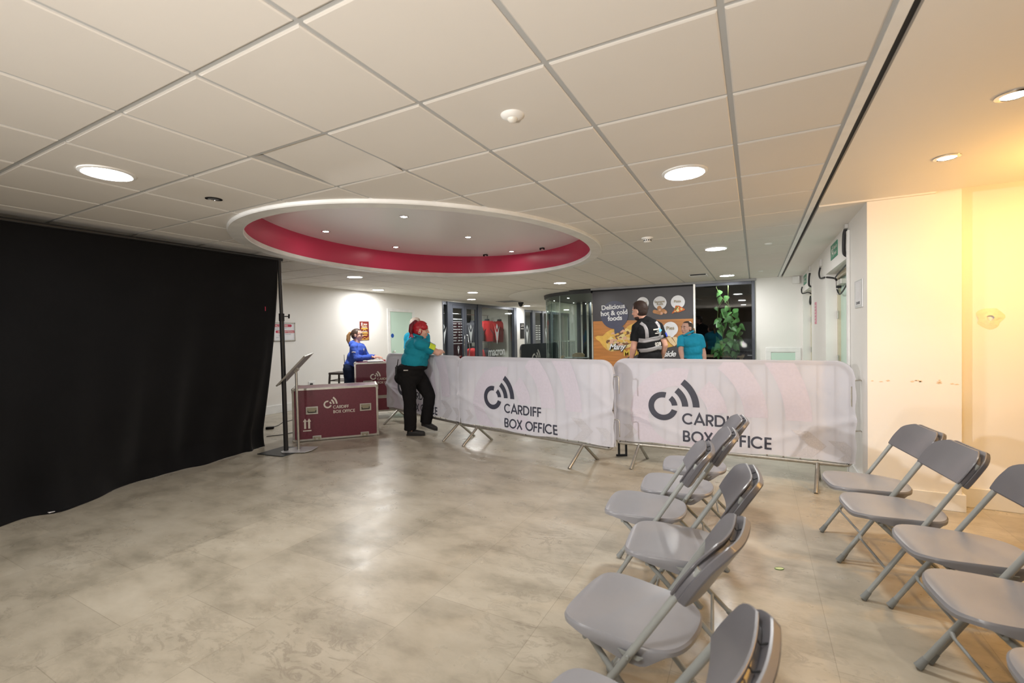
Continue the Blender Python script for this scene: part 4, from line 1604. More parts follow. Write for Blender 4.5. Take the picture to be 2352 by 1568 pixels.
JR = mat('red_jacket_cloth', s(196, 36, 40), .7, bump=(40, .3, .006))
JD = mat('charcoal_jacket_cloth', s(44, 44, 50), .75, bump=(40, .3, .006))
for (px, x, z, m_, tr_m, sc, lab) in (
        (1148, -8.35, 1.86, JR, JD, 1.12, 'bright red sports jacket in the shop window behind the big emblem decal'),
        (1119, -8.45, 1.86, JR, JD, 1.05, 'red sports jacket hung left in the shop window beside the door post'),
        (1152, -8.45, .86, JD, JD, 1.1, 'dark jacket on the lower rail behind the shop lettering'),
        (1116, -8.35, .84, JD, JD, 1.0, 'dark jacket on the lower rail nearest the shop door post'),
        (1086, -8.7, 1.80, JD, JD, 1.0, 'dark jacket hung high behind the right shop door'),
        (1089, -8.45, .92, JR, JD, 1.05, 'red jacket on the lower rail behind the right shop door handle'),
        (1051, -8.6, .80, JR, JD, 1.0, 'red jacket low behind the opening hours door')):
    jacket(lab, at_x(px, 760, x).y, x, z, m_, tr_m, -.72, sc)
for (z, y0, y1, x, lab) in ((2.06, 11.5, 14.4, -8.6, 'upper steel clothes rail in the shop'), (1.10, 10.7, 14.4, -8.5, 'lower steel clothes rail in the shop')):
    rb = MB().tube([(x, y0, z), (x, y1, z)], .012, 10)
    rb.tube([(x, y0 + .1, 0), (x, y0 + .1, z)], .012, 10).tube([(x, y1 - .1, 0), (x, y1 - .1, z)], .012, 10)
    tag(rb.build('clothes_rail', M['chrome'], smooth=60), lab, 'clothes rail')

# second shop front, far down the hall
posts = [(15.6, 15.64), (16.30, 16.55), (17.25, 17.40), (18.1, 18.35), (20.4, 20.6)]
sf2 = shop_front(2, posts, 20.6, 0, [(15.64, 16.30), (16.55, 17.25), (17.40, 18.1), (18.35, 20.4)], 2.30)
dm_ = MB()
for (y, z, h) in ((15.9, 1.0, .72), (17.75, 1.05, .6)):
    emblem(dm_, Matrix(((0, 0, 1, WL - .0395), (1, 0, 0, y), (0, 1, 0, z), (0, 0, 0, 1))), h)
Fm = Matrix(((0, 0, 1, WL - .0395), (1, 0, 0, 16.9), (0, 1, 0, 0), (0, 0, 0, 1)))
for k in range(7):
    dm_.strip([(-.22, 1.69 - k * .09), (-.02, 1.69 - k * .09)], .03, Fm, 0, z=.001)
    dm_.strip([(.06, 1.69 - k * .09), (.22, 1.69 - k * .09)], .03, Fm, 0, z=.001)
dm_.build('decal', DECAL, sf2, recalc=False)
struct(MB().box(-10.2, -10.0, 15.6, 23.8, 0, 2.6).box(-10.2, WL - .2, 15.6, 23.8, 2.45, 2.6).build('wall_shop_far', mat('far_shop_wall', s(130, 132, 134), .7)), 'grey wall behind the far shop front')
t = thing('wall_sign', 'black notice board on the white pillar between the shop fronts', 'sign', (WL, 15.385, 1.20))
MB().box(0, .012, -.17, .17, 0, .575).build('panel', M['black'], t, bevel=.003)
LF3 = Matrix(((0, 0, 1, .0128), (1, 0, 0, 0), (0, 1, 0, 0), (0, 0, 0, 1)))
wm = MB()
wm.flat([(-.10, .44), (-.04, .44), (-.04, .455), (-.06, .455), (-.06, .53), (-.08, .53), (-.08, .455), (-.10, .455)], LF3)
wm.flat([(-.12, .355), (.12, .355), (.12, .375), (-.12, .375)], LF3)
wm.flat([(.03, .44), (.08, .44), (.08, .53), (.03, .53)], LF3)
wm.build('symbols', M['inkwhite'], t, recalc=False)

# ================================================================== FOOD POSTER ON THE COUNTER FRONT
PX0, PX1 = -3.30, -1.13
struct(MB().box(-3.30, -1.13, EW + .002, EW + .1, 0, 2.35).build('wall_counter', M['black']), 'panel wall behind the food poster')
ps = thing('food_poster', 'huge food poster with navy speech bubble and wraps covering the cafe front', 'poster', (0, EW - .02, 0))
PB = MB().box(PX0, PX1, 0, .018, 0, 2.31).build('board', mat('charcoal_print', s(58, 54, 58), .38, spec=.5, var=(2, .03)), ps)
WOOD = mat('wood_print', s(190, 124, 58), .4, var=(5, .18))
_n = WOOD.node_tree
for nd in _n.nodes:
    if nd.type == 'TEX_NOISE':
        mp = _n.nodes.new('ShaderNodeMapping')
        mp.inputs['Scale'].default_value = (.35, 1, 5)
        tcn = [q for q in _n.nodes if q.type == 'TEX_COORD'][0]
        _n.links.new(tcn.outputs['Object'], mp.inputs[0])
        _n.links.new(mp.outputs[0], nd.inputs['Vector'])
PF = Matrix(((1, 0, 0, 0), (0, 0, -1, 0), (0, 1, 0, 0), (0, 0, 0, 1)))      # x,y -> X,Z on the front, normal to -Y


def pp(cx, cy):
    """pixel of the close-up study of the poster -> place on the board"""
    q = at_y(1350 + cx * .12755, 640 + cy * .12755, EW - .02)
    return (q.x, q.z)


def plen(n):
    return n * .12755 / 1050 * 9.45


_z = [0]


def art(name, polys, m, parent=ps):
    _z[0] += .0006
    mb = MB()
    for p_ in polys:
        _z[0] += .00005
        mb.flat(p_, PF, 0, _z[0])
    return mb.build(name, m, parent, recalc=False)


def disc(c, r, n=40):
    x, y = pp(*c)
    R_ = plen(r)
    return [(x + R_ * cos(2 * PI * k / n), y + R_ * sin(2 * PI * k / n)) for k in range(n)]


zw = pp(1000, 742)[1]
art('wood_background', [[(PX0 + .01, .02), (PX1 - .01, .02), (PX1 - .01, zw), (PX0 + .01, zw)]], WOOD)
art('dark_corner', [[pp(1395, 1252), pp(1640, 1192), pp(1905, 1140), pp(1905, 2600), pp(560, 2600), pp(600, 1475), pp(765, 1395)]], M['ink'] if False else mat('charcoal_lower_print', s(52, 48, 52), .4))
YEL = mat('wrap_yellow', s(228, 182, 84), .5, var=(8, .12))
TAN = mat('pastry_tan', s(212, 158, 92), .5, var=(14, .16))
CRE = mat('filling_cream', s(232, 214, 150), .5, var=(20, .12))
BRN = mat('filling_brown', s(122, 82, 52), .5, var=(20, .15))
GRN = mat('leaf_green', s(88, 128, 52), .5)
ORG = mat('carrot_orange', s(214, 110, 50), .5)
PNK = mat('ham_pink', s(226, 178, 150), .5)
NAVY = mat('navy_print', s(64, 66, 92), .38)
WHT = mat('bubble_white', s(240, 240, 244), .42)
BGD = mat('beige_lettering', s(168, 152, 118), .5)
art('food_wrap', [[pp(700, 870), pp(760, 830), pp(850, 795), pp(960, 790), pp(980, 900), pp(960, 1100), pp(760, 1100), pp(690, 960)],
                  [pp(135, 1050), pp(180, 1025), pp(270, 1030), pp(340, 960), pp(420, 915), pp(480, 905), pp(560, 930), pp(520, 1040), pp(420, 1050), pp(340, 1180), pp(360, 1290), pp(290, 1230), pp(215, 1130), pp(150, 1085)]], YEL)
art('wrap_rim', [[pp(335, 1180), pp(360, 1090), pp(430, 1020), pp(560, 940), pp(700, 890), pp(830, 960), pp(860, 1100), pp(760, 1230), pp(560, 1290), pp(420, 1310), pp(365, 1285)]], mat('wrap_edge', s(238, 208, 130), .5))
rr_ = random.Random(5)
blobs = {0: [], 1: [], 2: [], 3: []}
for k in range(130):
    a, q = rr_.random() * 2 * PI, math.sqrt(rr_.random())
    c = (600 + 235 * q * cos(a), 1085 + 165 * q * sin(a) - 60 * q * cos(a))
    r = 14 + 26 * rr_.random()
    kk = rr_.choice((0, 0, 0, 1, 1, 2, 3))
    n = 9
    blobs[kk].append([pp(c[0] + r * (.6 + .5 * rr_.random()) * 1.5 * cos(2 * PI * i / n), c[1] - r * (.6 + .5 * rr_.random()) * sin(2 * PI * i / n)) for i in range(n)])
for kk, (nm, m_) in enumerate((('filling', CRE), ('filling_dark', BRN), ('filling_ham', PNK), ('filling_light', YEL))):
    art(nm, blobs[kk], m_)
art('salad_leaf', [[pp(785, 940), pp(800, 870), pp(835, 860), pp(830, 930), pp(800, 960)]], GRN)
art('carrot', [[pp(765, 960), pp(800, 955), pp(820, 1050), pp(780, 1050)]], ORG)
# pie filling seen behind the white bubble
pies = [[pp(1370, 975), pp(1480, 1010), pp(1500, 1050), pp(1420, 1040), pp(1375, 1050)], [pp(1400, 1100), pp(1480, 1160), pp(1540, 1215), pp(1400, 1245)],
        [pp(1420, 1050), pp(1500, 1050), pp(1600, 1180), pp(1560, 1215), pp(1480, 1150)], [pp(1520, 1050), pp(1600, 1045), pp(1640, 1130), pp(1640, 1190), pp(1600, 1180)], [pp(1300, 1000), pp(1400, 1040), pp(1440, 1240), pp(1330, 1260)]]
art('pie_pieces', pies[:2] + pies[4:], YEL)
art('pie_filling', pies[2:4], mat('chicken_cream', s(240, 214, 170), .5, var=(10, .06)))
bub = disc((482, 650), 272, 64)
art('speech_bubble', [bub, [pp(470, 880), pp(640, 860), pp(660, 890), pp(580, 960), pp(488, 998), pp(478, 905)]], NAVY)
art('pastizzi_pieces', [[pp(1030, 510), pp(1090, 505), pp(1085, 560), pp(1060, 610), pp(1020, 590)]], BRN)
for (c, r, tail) in (((990, 440), 116, None), ((1301, 432), 120, None), ((1624, 420), 123, None), ((1491, 905), 134, 1)):
    po = [disc(c, r)]
    if tail:
        po.append([pp(1440, 1010), pp(1575, 1000), pp(1540, 1045), pp(1495, 1062), pp(1490, 1030)])
    art('white_bubble', po, WHT)


def capsule2(a, b_, r):
    (x0, y0), (x1, y1) = pp(*a), pp(*b_)
    R_ = plen(r)
    th = math.degrees(math.atan2(y1 - y0, x1 - x0))
    return arc(x1, y1, R_, th - 90, th + 90, 10) + arc(x0, y0, R_, th + 90, th + 270, 10)


art('sausage_rolls', [capsule2((1205, 590), (1320, 618), 34), capsule2((1290, 525), (1305, 560), 40), capsule2((1365, 575), (1400, 600), 34)], mat('roll_brown', s(196, 140, 92), .5, var=(14, .18)))
art('roll_ends', [disc((1335, 622), 24, 20), disc((1300, 560), 22, 20), disc((1405, 605), 22, 20)], PNK)
art('pizza_slice', [[pp(1585, 482), pp(1650, 485), pp(1755, 548), pp(1745, 565), pp(1640, 605), pp(1580, 600), pp(1520, 630), pp(1518, 615), pp(1560, 560)]], ORG)
art('pizza_cheese', [disc((1622, 568), 26, 14), disc((1575, 590), 14, 12), disc((1690, 545), 20, 12), disc((1625, 520), 20, 12)], CRE)
art('pizza_basil', [disc((1590, 545), 16, 10), disc((1615, 515), 13, 10)], GRN)


def ptext(name, txt, c, size, m, ang=0.0, bold=.0, shear=0.0, align='CENTER', spacing=1.0):
    _z[0] += .0006
    x, y = pp(*c)
    mb = MB()
    text_into(mb, txt, size, PF @ Matrix.Translation((x, y, _z[0])) @ Matrix.Rotation(ang, 4, 'Z'), bold=bold, shear=shear, align=align, spacing=spacing)
    return mb.build(name, m, ps, recalc=False)


for (tx, c) in (('Delicious', (462, 545)), ('hot & cold', (478, 652)), ('foods', (497, 748))):
    ptext('white_lettering', tx, c, plen(128), M['signwhite'], .055, bold=.004, spacing=.98)
ptext('beige_lettering', 'Pastizzi', (985, 452), plen(60), BGD, .03, bold=.0012)
ptext('beige_lettering', 'Sausage', (1297, 430), plen(60), BGD, .03, bold=.0012)
ptext('beige_lettering', 'Rolls', (1305, 474), plen(60), BGD, .03, bold=.0012)
ptext('beige_lettering', 'Pizza', (1618, 425), plen(62), BGD, .03, bold=.0012)
ptext('beige_lettering', 'Pies', (1490, 915), plen(92), BGD, .03, bold=.0015)
ptext('yellow_lettering', 'MORE', (648, 1384), plen(170), mat('mustard_print', s(216, 184, 66), .5), .02, bold=.006, align='LEFT')
ptext('script_shadow', 'Many', (532, 1274), plen(158), M['black'], .03, bold=.012, shear=.32, spacing=.9)
ptext('script_lettering', 'Many', (528, 1270), plen(158), M['signwhite'], .03, bold=.004, shear=.32, spacing=.9)
ptext('script_lettering', 'inside', (1430, 1398), plen(150), M['signwhite'], .03, bold=.004, shear=.32, spacing=.9)

# framing of the cafe front
struct(MB().box(-3.33, 0.02, EW - .055, EW - .02, 2.345, CEIL).build('trim_5', mat('pale_grey_trim', s(170, 170, 172), .5)), 'pale grey strip above the cafe front')
struct(MB().box(-1.128, -1.09, EW - .035, EW + .02, 0, 2.345).build('trim_6', M['alu']), 'slim aluminium mullion right of the poster')
w3 = struct(MB().box(-.055, .0, EW - .04, EW + .06, 0, 2.345).box(-1.09, -.055, EW - .03, EW + .05, 2.285, 2.345).box(-1.09, -.055, EW - .03, EW + .05, 0, .1)
            .build('window_3', M['darkgrey'], bevel=.004), 'dark cafe window with plant behind the glass')
MB().box(-1.09, -.055, EW, EW + .008, .1, 2.285).build('pane', DGLASS, w3)
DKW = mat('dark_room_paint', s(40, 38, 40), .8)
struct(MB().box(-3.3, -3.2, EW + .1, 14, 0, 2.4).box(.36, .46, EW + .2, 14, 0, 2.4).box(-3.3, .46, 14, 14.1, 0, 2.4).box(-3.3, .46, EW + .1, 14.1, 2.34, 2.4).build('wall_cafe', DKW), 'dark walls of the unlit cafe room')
struct(MB().box(-.9, .3, 13.9, 13.96, .8, 1.6).build('trim_7', mat('banner_reflection_grey', s(120, 122, 122), .6)), 'grey panel painted in as the banner reflection in the cafe window')  # stands in for the banner back mirrored in the window glass

# plant and table behind the window
pl_ = thing('pothos_plant', 'trailing green pothos plant hanging behind the dark cafe window', 'plant', (0, EW + .26, 0))


def wp(cx, cy, y=EW + .26):
    q = at_y(1590 + cx * .1339, 630 + cy * .1339, y)
    return Vector((q.x, y - (EW + .26), q.z))


PLG = mat('pothos_leaf', s(96, 150, 84), .35, spec=.5, var=(9, .25))
PLS = mat('pothos_stem', s(120, 140, 80), .5)
stems = [[(440, 130), (410, 220), (470, 350), (545, 440), (640, 560), (650, 640), (640, 760), (560, 900), (520, 1080), (480, 1300)],
         [(618, 150), (615, 320), (610, 460), (640, 560)], [(530, 440), (450, 560), (435, 700), (440, 900)],
         [(640, 640), (720, 800), (740, 960), (700, 1150), (640, 1250), (560, 1330)]]
sm = MB()
for st in stems:
    sm.tube([wp(*q) for q in st], .006, 6)
sm.build('stem', PLS, pl_, smooth=60)
rr_ = random.Random(8)
lb = MB()


def leaf(c, size, yaw, pitch, roll):
    Rm = Matrix.Translation(c) @ Euler((pitch, roll, yaw)).to_matrix().to_4x4()
    prof_ = [(-.02, 0), (-.10, .30), (.05, .46), (.32, .42), (.62, .26), (.85, .10), (1.0, 0)]
    v, f = [], []
    for (q, w_) in prof_:
        bend = -.25 * q * q
        v += [(size * w_, size * .12 * w_ * 4 * .3, size * (bend - q)), (0, -size * .03, size * (bend - q)), (-size * w_, size * .12 * w_ * 4 * .3, size * (bend - q))]
    for k in range(len(prof_) - 1):
        f += [(3 * k, 3 * k + 1, 3 * k + 4, 3 * k + 3), (3 * k + 1, 3 * k + 2, 3 * k + 5, 3 * k + 4)]
    lb.add(v, f, Rm)


for k in range(84):
    cy_ = 560 + 800 * rr_.random() ** .9
    wd_ = 60 + 150 * min(1, max(0, (cy_ - 560) / 250)) * (1 if cy_ < 1150 else .85)
    cx_ = 625 + wd_ * rr_.uniform(-1, 1) - 40 * max(0, (cy_ - 1050) / 300)
    c = wp(cx_, cy_)
    c.y += rr_.uniform(-.10, .12)
    leaf(c, .085 + .06 * rr_.random(), rr_.uniform(-1.2, 1.2), rr_.uniform(-.9, .2), rr_.uniform(-.9, .9))
for (cx_, cy_, sz) in ((470, 420, .13), (590, 400, .12), (540, 620, .13), (400, 590, .08), (740, 620, .14), (460, 780, .13), (610, 580, .12), (380, 1290, .14), (520, 1300, .13), (450, 1350, .11), (480, 310, .12)):
    leaf(wp(cx_, cy_ - 25), sz, rr_.uniform(-.5, .5), rr_.uniform(-.3, .1), rr_.uniform(-.6, .6))
lb.build('foliage', PLG, pl_, smooth=80, recalc=False)

zt_ = at_y(1650, 815.5, EW + .55).z
t = thing('cafe_table', 'light wooden table inside the dark cafe window', 'table', (-.62, EW + .62, 0))
MB().box(-.52, .42, -.3, .3, zt_ - .035, zt_).build('tabletop', mat('light_oak', s(172, 150, 116), .5, var=(10, .12)), t, bevel=.004)
for (ax, ay) in ((-.46, -.25), (.36, -.25), (-.46, .25), (.36, .25)):
    MB().box(ax - .025, ax + .025, ay - .025, ay + .025, 0, zt_ - .035).build('leg', mat('oak_leg', s(150, 128, 96), .5), t)
q = at_y(1697, 812, EW + .45)
o = tag(MB().box(-.05, .05, -.04, .04, 0, .06).build('till_printer', M['black'], bevel=.006), 'small black box on the table inside the cafe window', 'box')
o.location = (q.x, EW + .45, zt_)
o = tag(MB().box(-.12, .12, -.07, .07, 0, .012).build('menu_card', M['signwhite']), 'white card lying on the table inside the cafe window', 'card')
o.location = (q.x + .22, EW + .48, zt_)
o.scale = (.5, .8, 1)


def cafe_chair(label, x, y, rz, m, h=.80, seat=.45, group='cafe chairs'):
    t = thing('cafe_chair', label, 'chair', (x, y, 0), rz, group)

    def sh(u, v):
        a = (u - .5) * 1.9
        w = .21 * (1 - .25 * max(0, v - .75) * 4 * abs(u - .5) * 2)
        return (w * 1.25 * sin(a), -.20 - .02 + .07 * (1 - cos(a)) - .05 * v, seat + .12 + (h - seat - .12) * v - (.03 * (abs(u - .5) * 2) ** 4 if v > .9 else 0))
    bo = MB().grid(sh, 16, 8).build('backrest', m, t, smooth=70)
    bo.modifiers.new('thick', 'SOLIDIFY').thickness = .012
    MB().prism([(-.20, -.2), (.20, -.2), (.21, .12), (.15, .2), (-.15, .2), (-.21, .12)], seat - .02, seat).build('seat', m, t, bevel=.006)
    for (ax, ay) in ((-1, -1), (1, -1), (-1, 1), (1, 1)):
        MB().tube([(ax * .2, ay * .2, 0), (ax * .16, ay * .16, seat - .02)], .011, 8).build('leg', M['blackmetal'], t, smooth=60)
    for ax in (-1, 1):
        MB().tube([(ax * .16, -.17, seat - .02), (ax * .15, -.235, seat + .2)], .010, 8).build('back_support', M['blackmetal'], t, smooth=60)
    return t


PLY = mat('beech_plywood', s(176, 148, 112), .45, var=(9, .12))
cafe_chair('yellow backed chair inside the dark cafe window at its right edge', -.02, EW + 1.25, 1.2, mat('mustard_shell', s(200, 168, 84), .5), .93)

# ================================================================== CURVED GLASS CORNER AND CAFE BEYOND
ccx, ccy, CR = -3.34, 11.98, 1.80
FRM = mat('dark_header', s(58, 60, 64), .4)


def cpt(a, r=CR):
    return (ccx + r * cos(rad(a)), ccy + r * sin(rad(a)))


hm = MB()
outer = [cpt(a) for a in range(270, 178, -3)] + [(ccx - CR, 14.2)]
inner = [cpt(a, CR - .10) for a in range(270, 178, -3)] + [(ccx - CR + .10, 14.2)]
k = len(outer)
vs = [(p[0], p[1], 2.29) for p in outer] + [(p[0], p[1], 2.29) for p in inner] + [(p[0], p[1], 2.375) for p in outer] + [(p[0], p[1], 2.375) for p in inner]
fs = []
for i in range(k - 1):
    fs += [(i, i + 1, k + i + 1, k + i), (2 * k + i, 3 * k + i, 3 * k + i + 1, 2 * k + i + 1), (i, 2 * k + i, 2 * k + i + 1, i + 1), (k + i, k + i + 1, 3 * k + i + 1, 3 * k + i)]
hm.add(vs, fs)
struct(hm.build('trim_8', FRM, smooth=40), 'dark curved header over the glass corner')
w4 = None
segs = [(270, 240), (239.6, 205), (204.6, 180)]
for n, (a0, a1) in enumerate(segs):
    gb = MB()
    st = [a0 + (a1 - a0) * i / 14 for i in range(15)]
    o_, i_ = [cpt(a, CR - .04) for a in st], [cpt(a, CR - .052) for a in st]
    vs = [(p[0], p[1], .02) for p in o_] + [(p[0], p[1], .02) for p in i_] + [(p[0], p[1], 2.29) for p in o_] + [(p[0], p[1], 2.29) for p in i_]
    fs = []
    for i in range(14):
        fs += [(i, i + 1, 15 + i + 1, 15 + i), (30 + i, 45 + i, 46 + i, 31 + i), (i, 30 + i, 31 + i, i + 1), (15 + i, 16 + i, 46 + i, 45 + i)]
    fs += [(0, 15, 45, 30), (14, 44, 59, 29)]
    gb.add(vs, fs)
    if w4 is None:
        w4 = struct(gb.build('window_4', CGLASS, smooth=30), 'curved glass corner of the cafe')
    else:
        gb.build('pane', CGLASS, w4, smooth=30)
for a in (239.8, 204.8, 180):
    x, y = cpt(a, CR - .046)
    MB().tube([(x, y, .02), (x, y, 2.29)], .009, 8).build('joint', mat('pale_glass_joint', s(200, 210, 206), .3), w4)
MB().box(ccx - CR + .04, ccx - CR + .052, ccy + .02, 14.2, .02, 2.29).build('pane', CGLASS, w4)
# soffit of the cafe inside the glass, partitions and bright hall beyond
sof = [cpt(a, CR - .11) for a in range(270, 178, -4)] + [(ccx - CR + .11, 14.2), (-3.3, 14.2), (-3.3, 10.35)]
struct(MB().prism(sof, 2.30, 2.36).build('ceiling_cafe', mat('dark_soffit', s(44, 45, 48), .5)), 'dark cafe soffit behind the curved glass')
sofr = [cpt(a, CR + .95) for a in range(252, 176, -4)] + [(ccx - CR - .95, 15.5), (ccx - CR - .02, 15.5)] + [cpt(a, CR + .01) for a in range(180, 254, 4)]
struct(MB().prism(sofr, 2.372, 2.386).build('ceiling_curve', M['plaster']), 'curved white bulkhead round the glass corner')


def post(name, px0, px1, y, z0, z1, m, label, depth=.08):
    a, b_ = at_y(px0, 750, y), at_y(px1, 750, y)
    return struct(MB().box(a.x, b_.x, y, y + depth, z0, z1).build(name, m, bevel=.004), label)


post('trim_10', 1325, 1333, 13.4, 0, 2.3, M['darkgrey'], 'dark door frame post deep in the cafe')
post('trim_11', 1338, 1346, 13.3, 0, 2.3, mat('near_black_frame', s(34, 34, 36), .4), 'black door frame post deep in the cafe')
post('trim_12', 1352, 1357, 13.2, 0, 2.3, mat('near_black_frame2', s(30, 30, 32), .4), 'black post beside the poster edge deep in the cafe')
post('wall_inner_column', 1308, 1321, 15.5, 0, 2.37, M['wall'], 'white column seen through the curved glass', .3)
post('wall_inner_panel', 1290, 1303, 17.0, 0, 2.0, mat('warm_grey_panel', s(168, 160, 152), .6), 'grey panel seen through the curved glass', .05)
for (a_, b_, lab) in ((1272, 1303, 'chrome handrail seen through the left part of the curved glass'), (1305, 1321, 'chrome handrail seen through the middle of the curved glass')):
    y = 14.6
    A, B = at_y(a_, 783, y), at_y(b_, 783, y)
    t = thing('handrail', lab, 'handrail', (A.x, y, 0), 0, 'chrome handrails in the cafe')
    Lh = B.x - A.x
    MB().tube([(0, 0, A.z), (Lh, 0, A.z)], .022, 10).build('rail', M['chrome'], t, smooth=60)
    for k in range(6):
        xx = Lh * (k + .5) / 6
        MB().tube([(xx, 0, 0), (xx, 0, A.z)], .012, 8).build('baluster', M['chrome'], t, smooth=60)
cafe_chair('beech ply chair behind the curved glass, nearest its middle', -4.55, 12.30, 2.9, PLY, .80)
cafe_chair('beech ply chair behind the curved glass at its left side', -4.85, 11.55, 2.2, PLY, .76)
cafe_chair('beech ply chair behind the curved glass beside the poster edge', -3.62, 11.15, 2.4, PLY, .80)
t = thing('cafe_table', 'dark round edged cafe table behind the curved glass', 'table', (-4.15, 11.35, 0))
MB().lathe([(0, .70), (.34, .70), (.35, .715), (.34, .73), (0, .73)], 32, sx=1.0, sy=.9).build('tabletop', mat('dark_tabletop', s(70, 66, 62), .4), t, smooth=40)
MB().tube([(0, 0, .01), (0, 0, .70)], .03, 12).build('pedestal', M['blackmetal'], t, smooth=60)
MB().lathe([(0, 0), (.22, 0), (.2, .02), (0, .03)], 24).build('base', M['blackmetal'], t, smooth=40)
o = tag(MB().box(-.12, .08, -.08, .08, 0, .012).build('menu_card', M['signwhite']), 'white menu card on the dark cafe table behind curved glass', 'card')
o.location = (-4.27, 11.25, .7305)

# ================================================================== CORRIDOR WALL DOORS AND FITTINGS
def corridor_door(n, d, lab):
    y0, y1 = d
    x = WR + .15
    o = struct(MB().box(x, x + .045, y0 + .06, y1 - .06, .005, 2.0).build('door_%d' % n, M['mint']), lab)
    fm_ = MB()
    fr_m = mat('beige_door_frame', s(206, 196, 172), .5)
    fm_.box(x - .03, x + .05, y0, y0 + .06, 0, 2.0).box(x - .03, x + .05, y1 - .06, y1, 0, 2.0).box(x - .03, x + .05, y0, y1, 2.0, 2.06)
    fm_.build('frame', fr_m, o, bevel=.004)
    MB().box(x - .004, x, (y0 + y1) / 2 - .004, (y0 + y1) / 2 + .004, .01, 2.0).build('meeting_line', M['grey'], o)
    for z in (.25, 1.0, 1.55, 1.85):
        MB().box(x - .036, x - .028, y1 - .075, y1 - .015, z - .05, z + .05).build('hinge', M['alu'], o, bevel=.003)
    MB().box(x - .06, x - .002, y1 - .5, y1 - .18, 1.9, 1.96).build('door_closer', M['alu'], o, bevel=.004)
    return o


corridor_door(1, D1, 'pale mint double door in the near recess of the corridor wall')
corridor_door(2, D2, 'pale mint double door in the far recess of the corridor wall')
RFm = Matrix(((0, 0, -1, 0), (-1, 0, 0, 0), (0, 1, 0, 0), (0, 0, 0, 1)))      # local x along -Y, y up, normal to -X
GSG = mat('safety_green', s(62, 140, 112), .5)
for (y, lab, nm) in ((6.24, 'green fire exit sign above the near corridor doors', 1), (9.62, 'green fire exit sign above the far corridor doors', 2)):
    t = thing('exit_sign', lab, 'sign', (WR, y, 2.17), 0, 'green exit signs')
    MB().box(-.006, 0, -.24, .24, 0, .165).build('panel', GSG, t)
    F2 = Matrix.Translation((-.0066, 0, 0)) @ RFm
    wm = MB()
    wm.flat([(-.19, .03), (-.17, .03), (-.13, .075), (-.10, .05), (-.06, .05), (-.06, .065), (-.095, .068), (-.115, .105), (-.08, .105), (-.08, .115), (-.15, .12), (-.17, .10), (-.15, .09), (-.16, .06)], F2)
    wm.flat([(-.115 + .014 * cos(2 * PI * k / 12), .135 + .014 * sin(2 * PI * k / 12)) for k in range(12)], F2)
    wm.flat([(-.05, .02), (-.03, .02), (-.03, .145), (-.05, .145)], F2)
    text_into(wm, 'Allanfa dân', .052, F2 @ Matrix.Translation((.0, .095, .0)), bold=.001)
    text_into(wm, 'Fire exit', .058, F2 @ Matrix.Translation((.0, .03, .0)), bold=.001)
    wm.build('symbols', M['inkwhite'], t, recalc=False)
# black flexible cables, junction boxes and trunking round the door heads
def smooth_path(pts, n=6):
    P = [Vector(q) for q in pts]
    P = [P[0] * 2 - P[1]] + P + [P[-1] * 2 - P[-2]]
    out = []
    for i in range(1, len(P) - 2):
        a, b_, c, d = P[i - 1:i + 3]
        for k in range(n):
            q = k / n
            out.append(.5 * ((2 * b_) + (c - a) * q + (2 * a - 5 * b_ + 4 * c - d) * q * q + (3 * b_ - a - 3 * c + d) * q ** 3))
    return out + [P[-2]]


def cable(label, pts, r=.011):
    pts = smooth_path(pts)
    return tag(MB().tube(pts, r, 8).build('flex_cable', CBL, smooth=60), label, 'cable', 'black flexible cables at the corridor doors')


X_ = WR - .015
cable('black flexible cable hanging at the near edge of the near corridor doors', [(X_, 5.42, 2.33), (X_ - .01, 5.42, 2.28), (X_ - .012, 5.43, 2.15), (X_ - .004, 5.42, 2.09), (X_ + .04, 5.39, 2.06)], .016)
cable('black flexible cable curling from a grey box into the near corridor doorway', [(X_, 7.36, 2.20), (X_ - .012, 7.37, 2.12), (X_ - .01, 7.25, 2.045), (X_ + .02, 7.0, 2.03), (X_ + .1, 6.9, 2.0), (X_ + .12, 6.85, 1.95)])
cable('thin black cable sagging across the near corridor door top', [(X_ + .12, 6.88, 1.86), (X_ + .12, 6.7, 1.79), (X_ + .11, 6.4, 1.80), (X_ + .1, 6.0, 1.86), (X_ + .1, 5.6, 1.93)], .008)
cable('thin black cable under the near corridor door lintel', [(X_ + .1, 6.9, 2.0), (X_ + .08, 6.4, 2.02), (X_ + .06, 5.6, 2.045)], .008)
cable('black flexible cable hanging at the near edge of the far corridor doors', [(X_, 8.68, 2.27), (X_ - .01, 8.68, 2.2), (X_ - .01, 8.69, 2.08), (X_ + .02, 8.66, 2.05)], .014)
cable('black flexible cable curling below a grey box at the far corridor doors', [(X_, 10.0, 2.16), (X_ - .012, 10.0, 2.10), (X_ - .005, 9.9, 2.03), (X_ + .06, 9.7, 2.03), (X_ + .1, 9.6, 2.0)])
cable('looped black cable dangling in the far corridor doorway', [(X_ + .08, 9.5, 1.95), (X_ + .06, 9.4, 1.84), (X_ + .06, 9.25, 1.80), (X_ + .07, 9.15, 1.92), (X_ + .08, 9.1, 1.98)], .010)
for (y, z, lab) in ((5.42, 2.335, 'grey junction box on the wall at the near end of the near corridor doors'), (7.34, 2.21, 'grey junction box on the wall between the two corridor doors'), (8.7, 2.30, 'grey junction box above the near end of the far corridor doors')):
    tag(MB().box(WR - .028, WR - .0005, y - .05, y + .05, z, z + .09 if z < 2.31 else 2.376).build('junction_box', mat('pale_grey_box', s(206, 204, 200), .5), bevel=.004), lab, 'box', 'grey junction boxes')
o = tag(MB().box(WR + .1, WR + .149, 6.86, 6.93, 1.88, 1.96).build('plug_connector', M['black'], bevel=.006), 'black square cable connector hanging in the near corridor doorway', 'connector')
p = at_y(1828, 641, EW - .05)
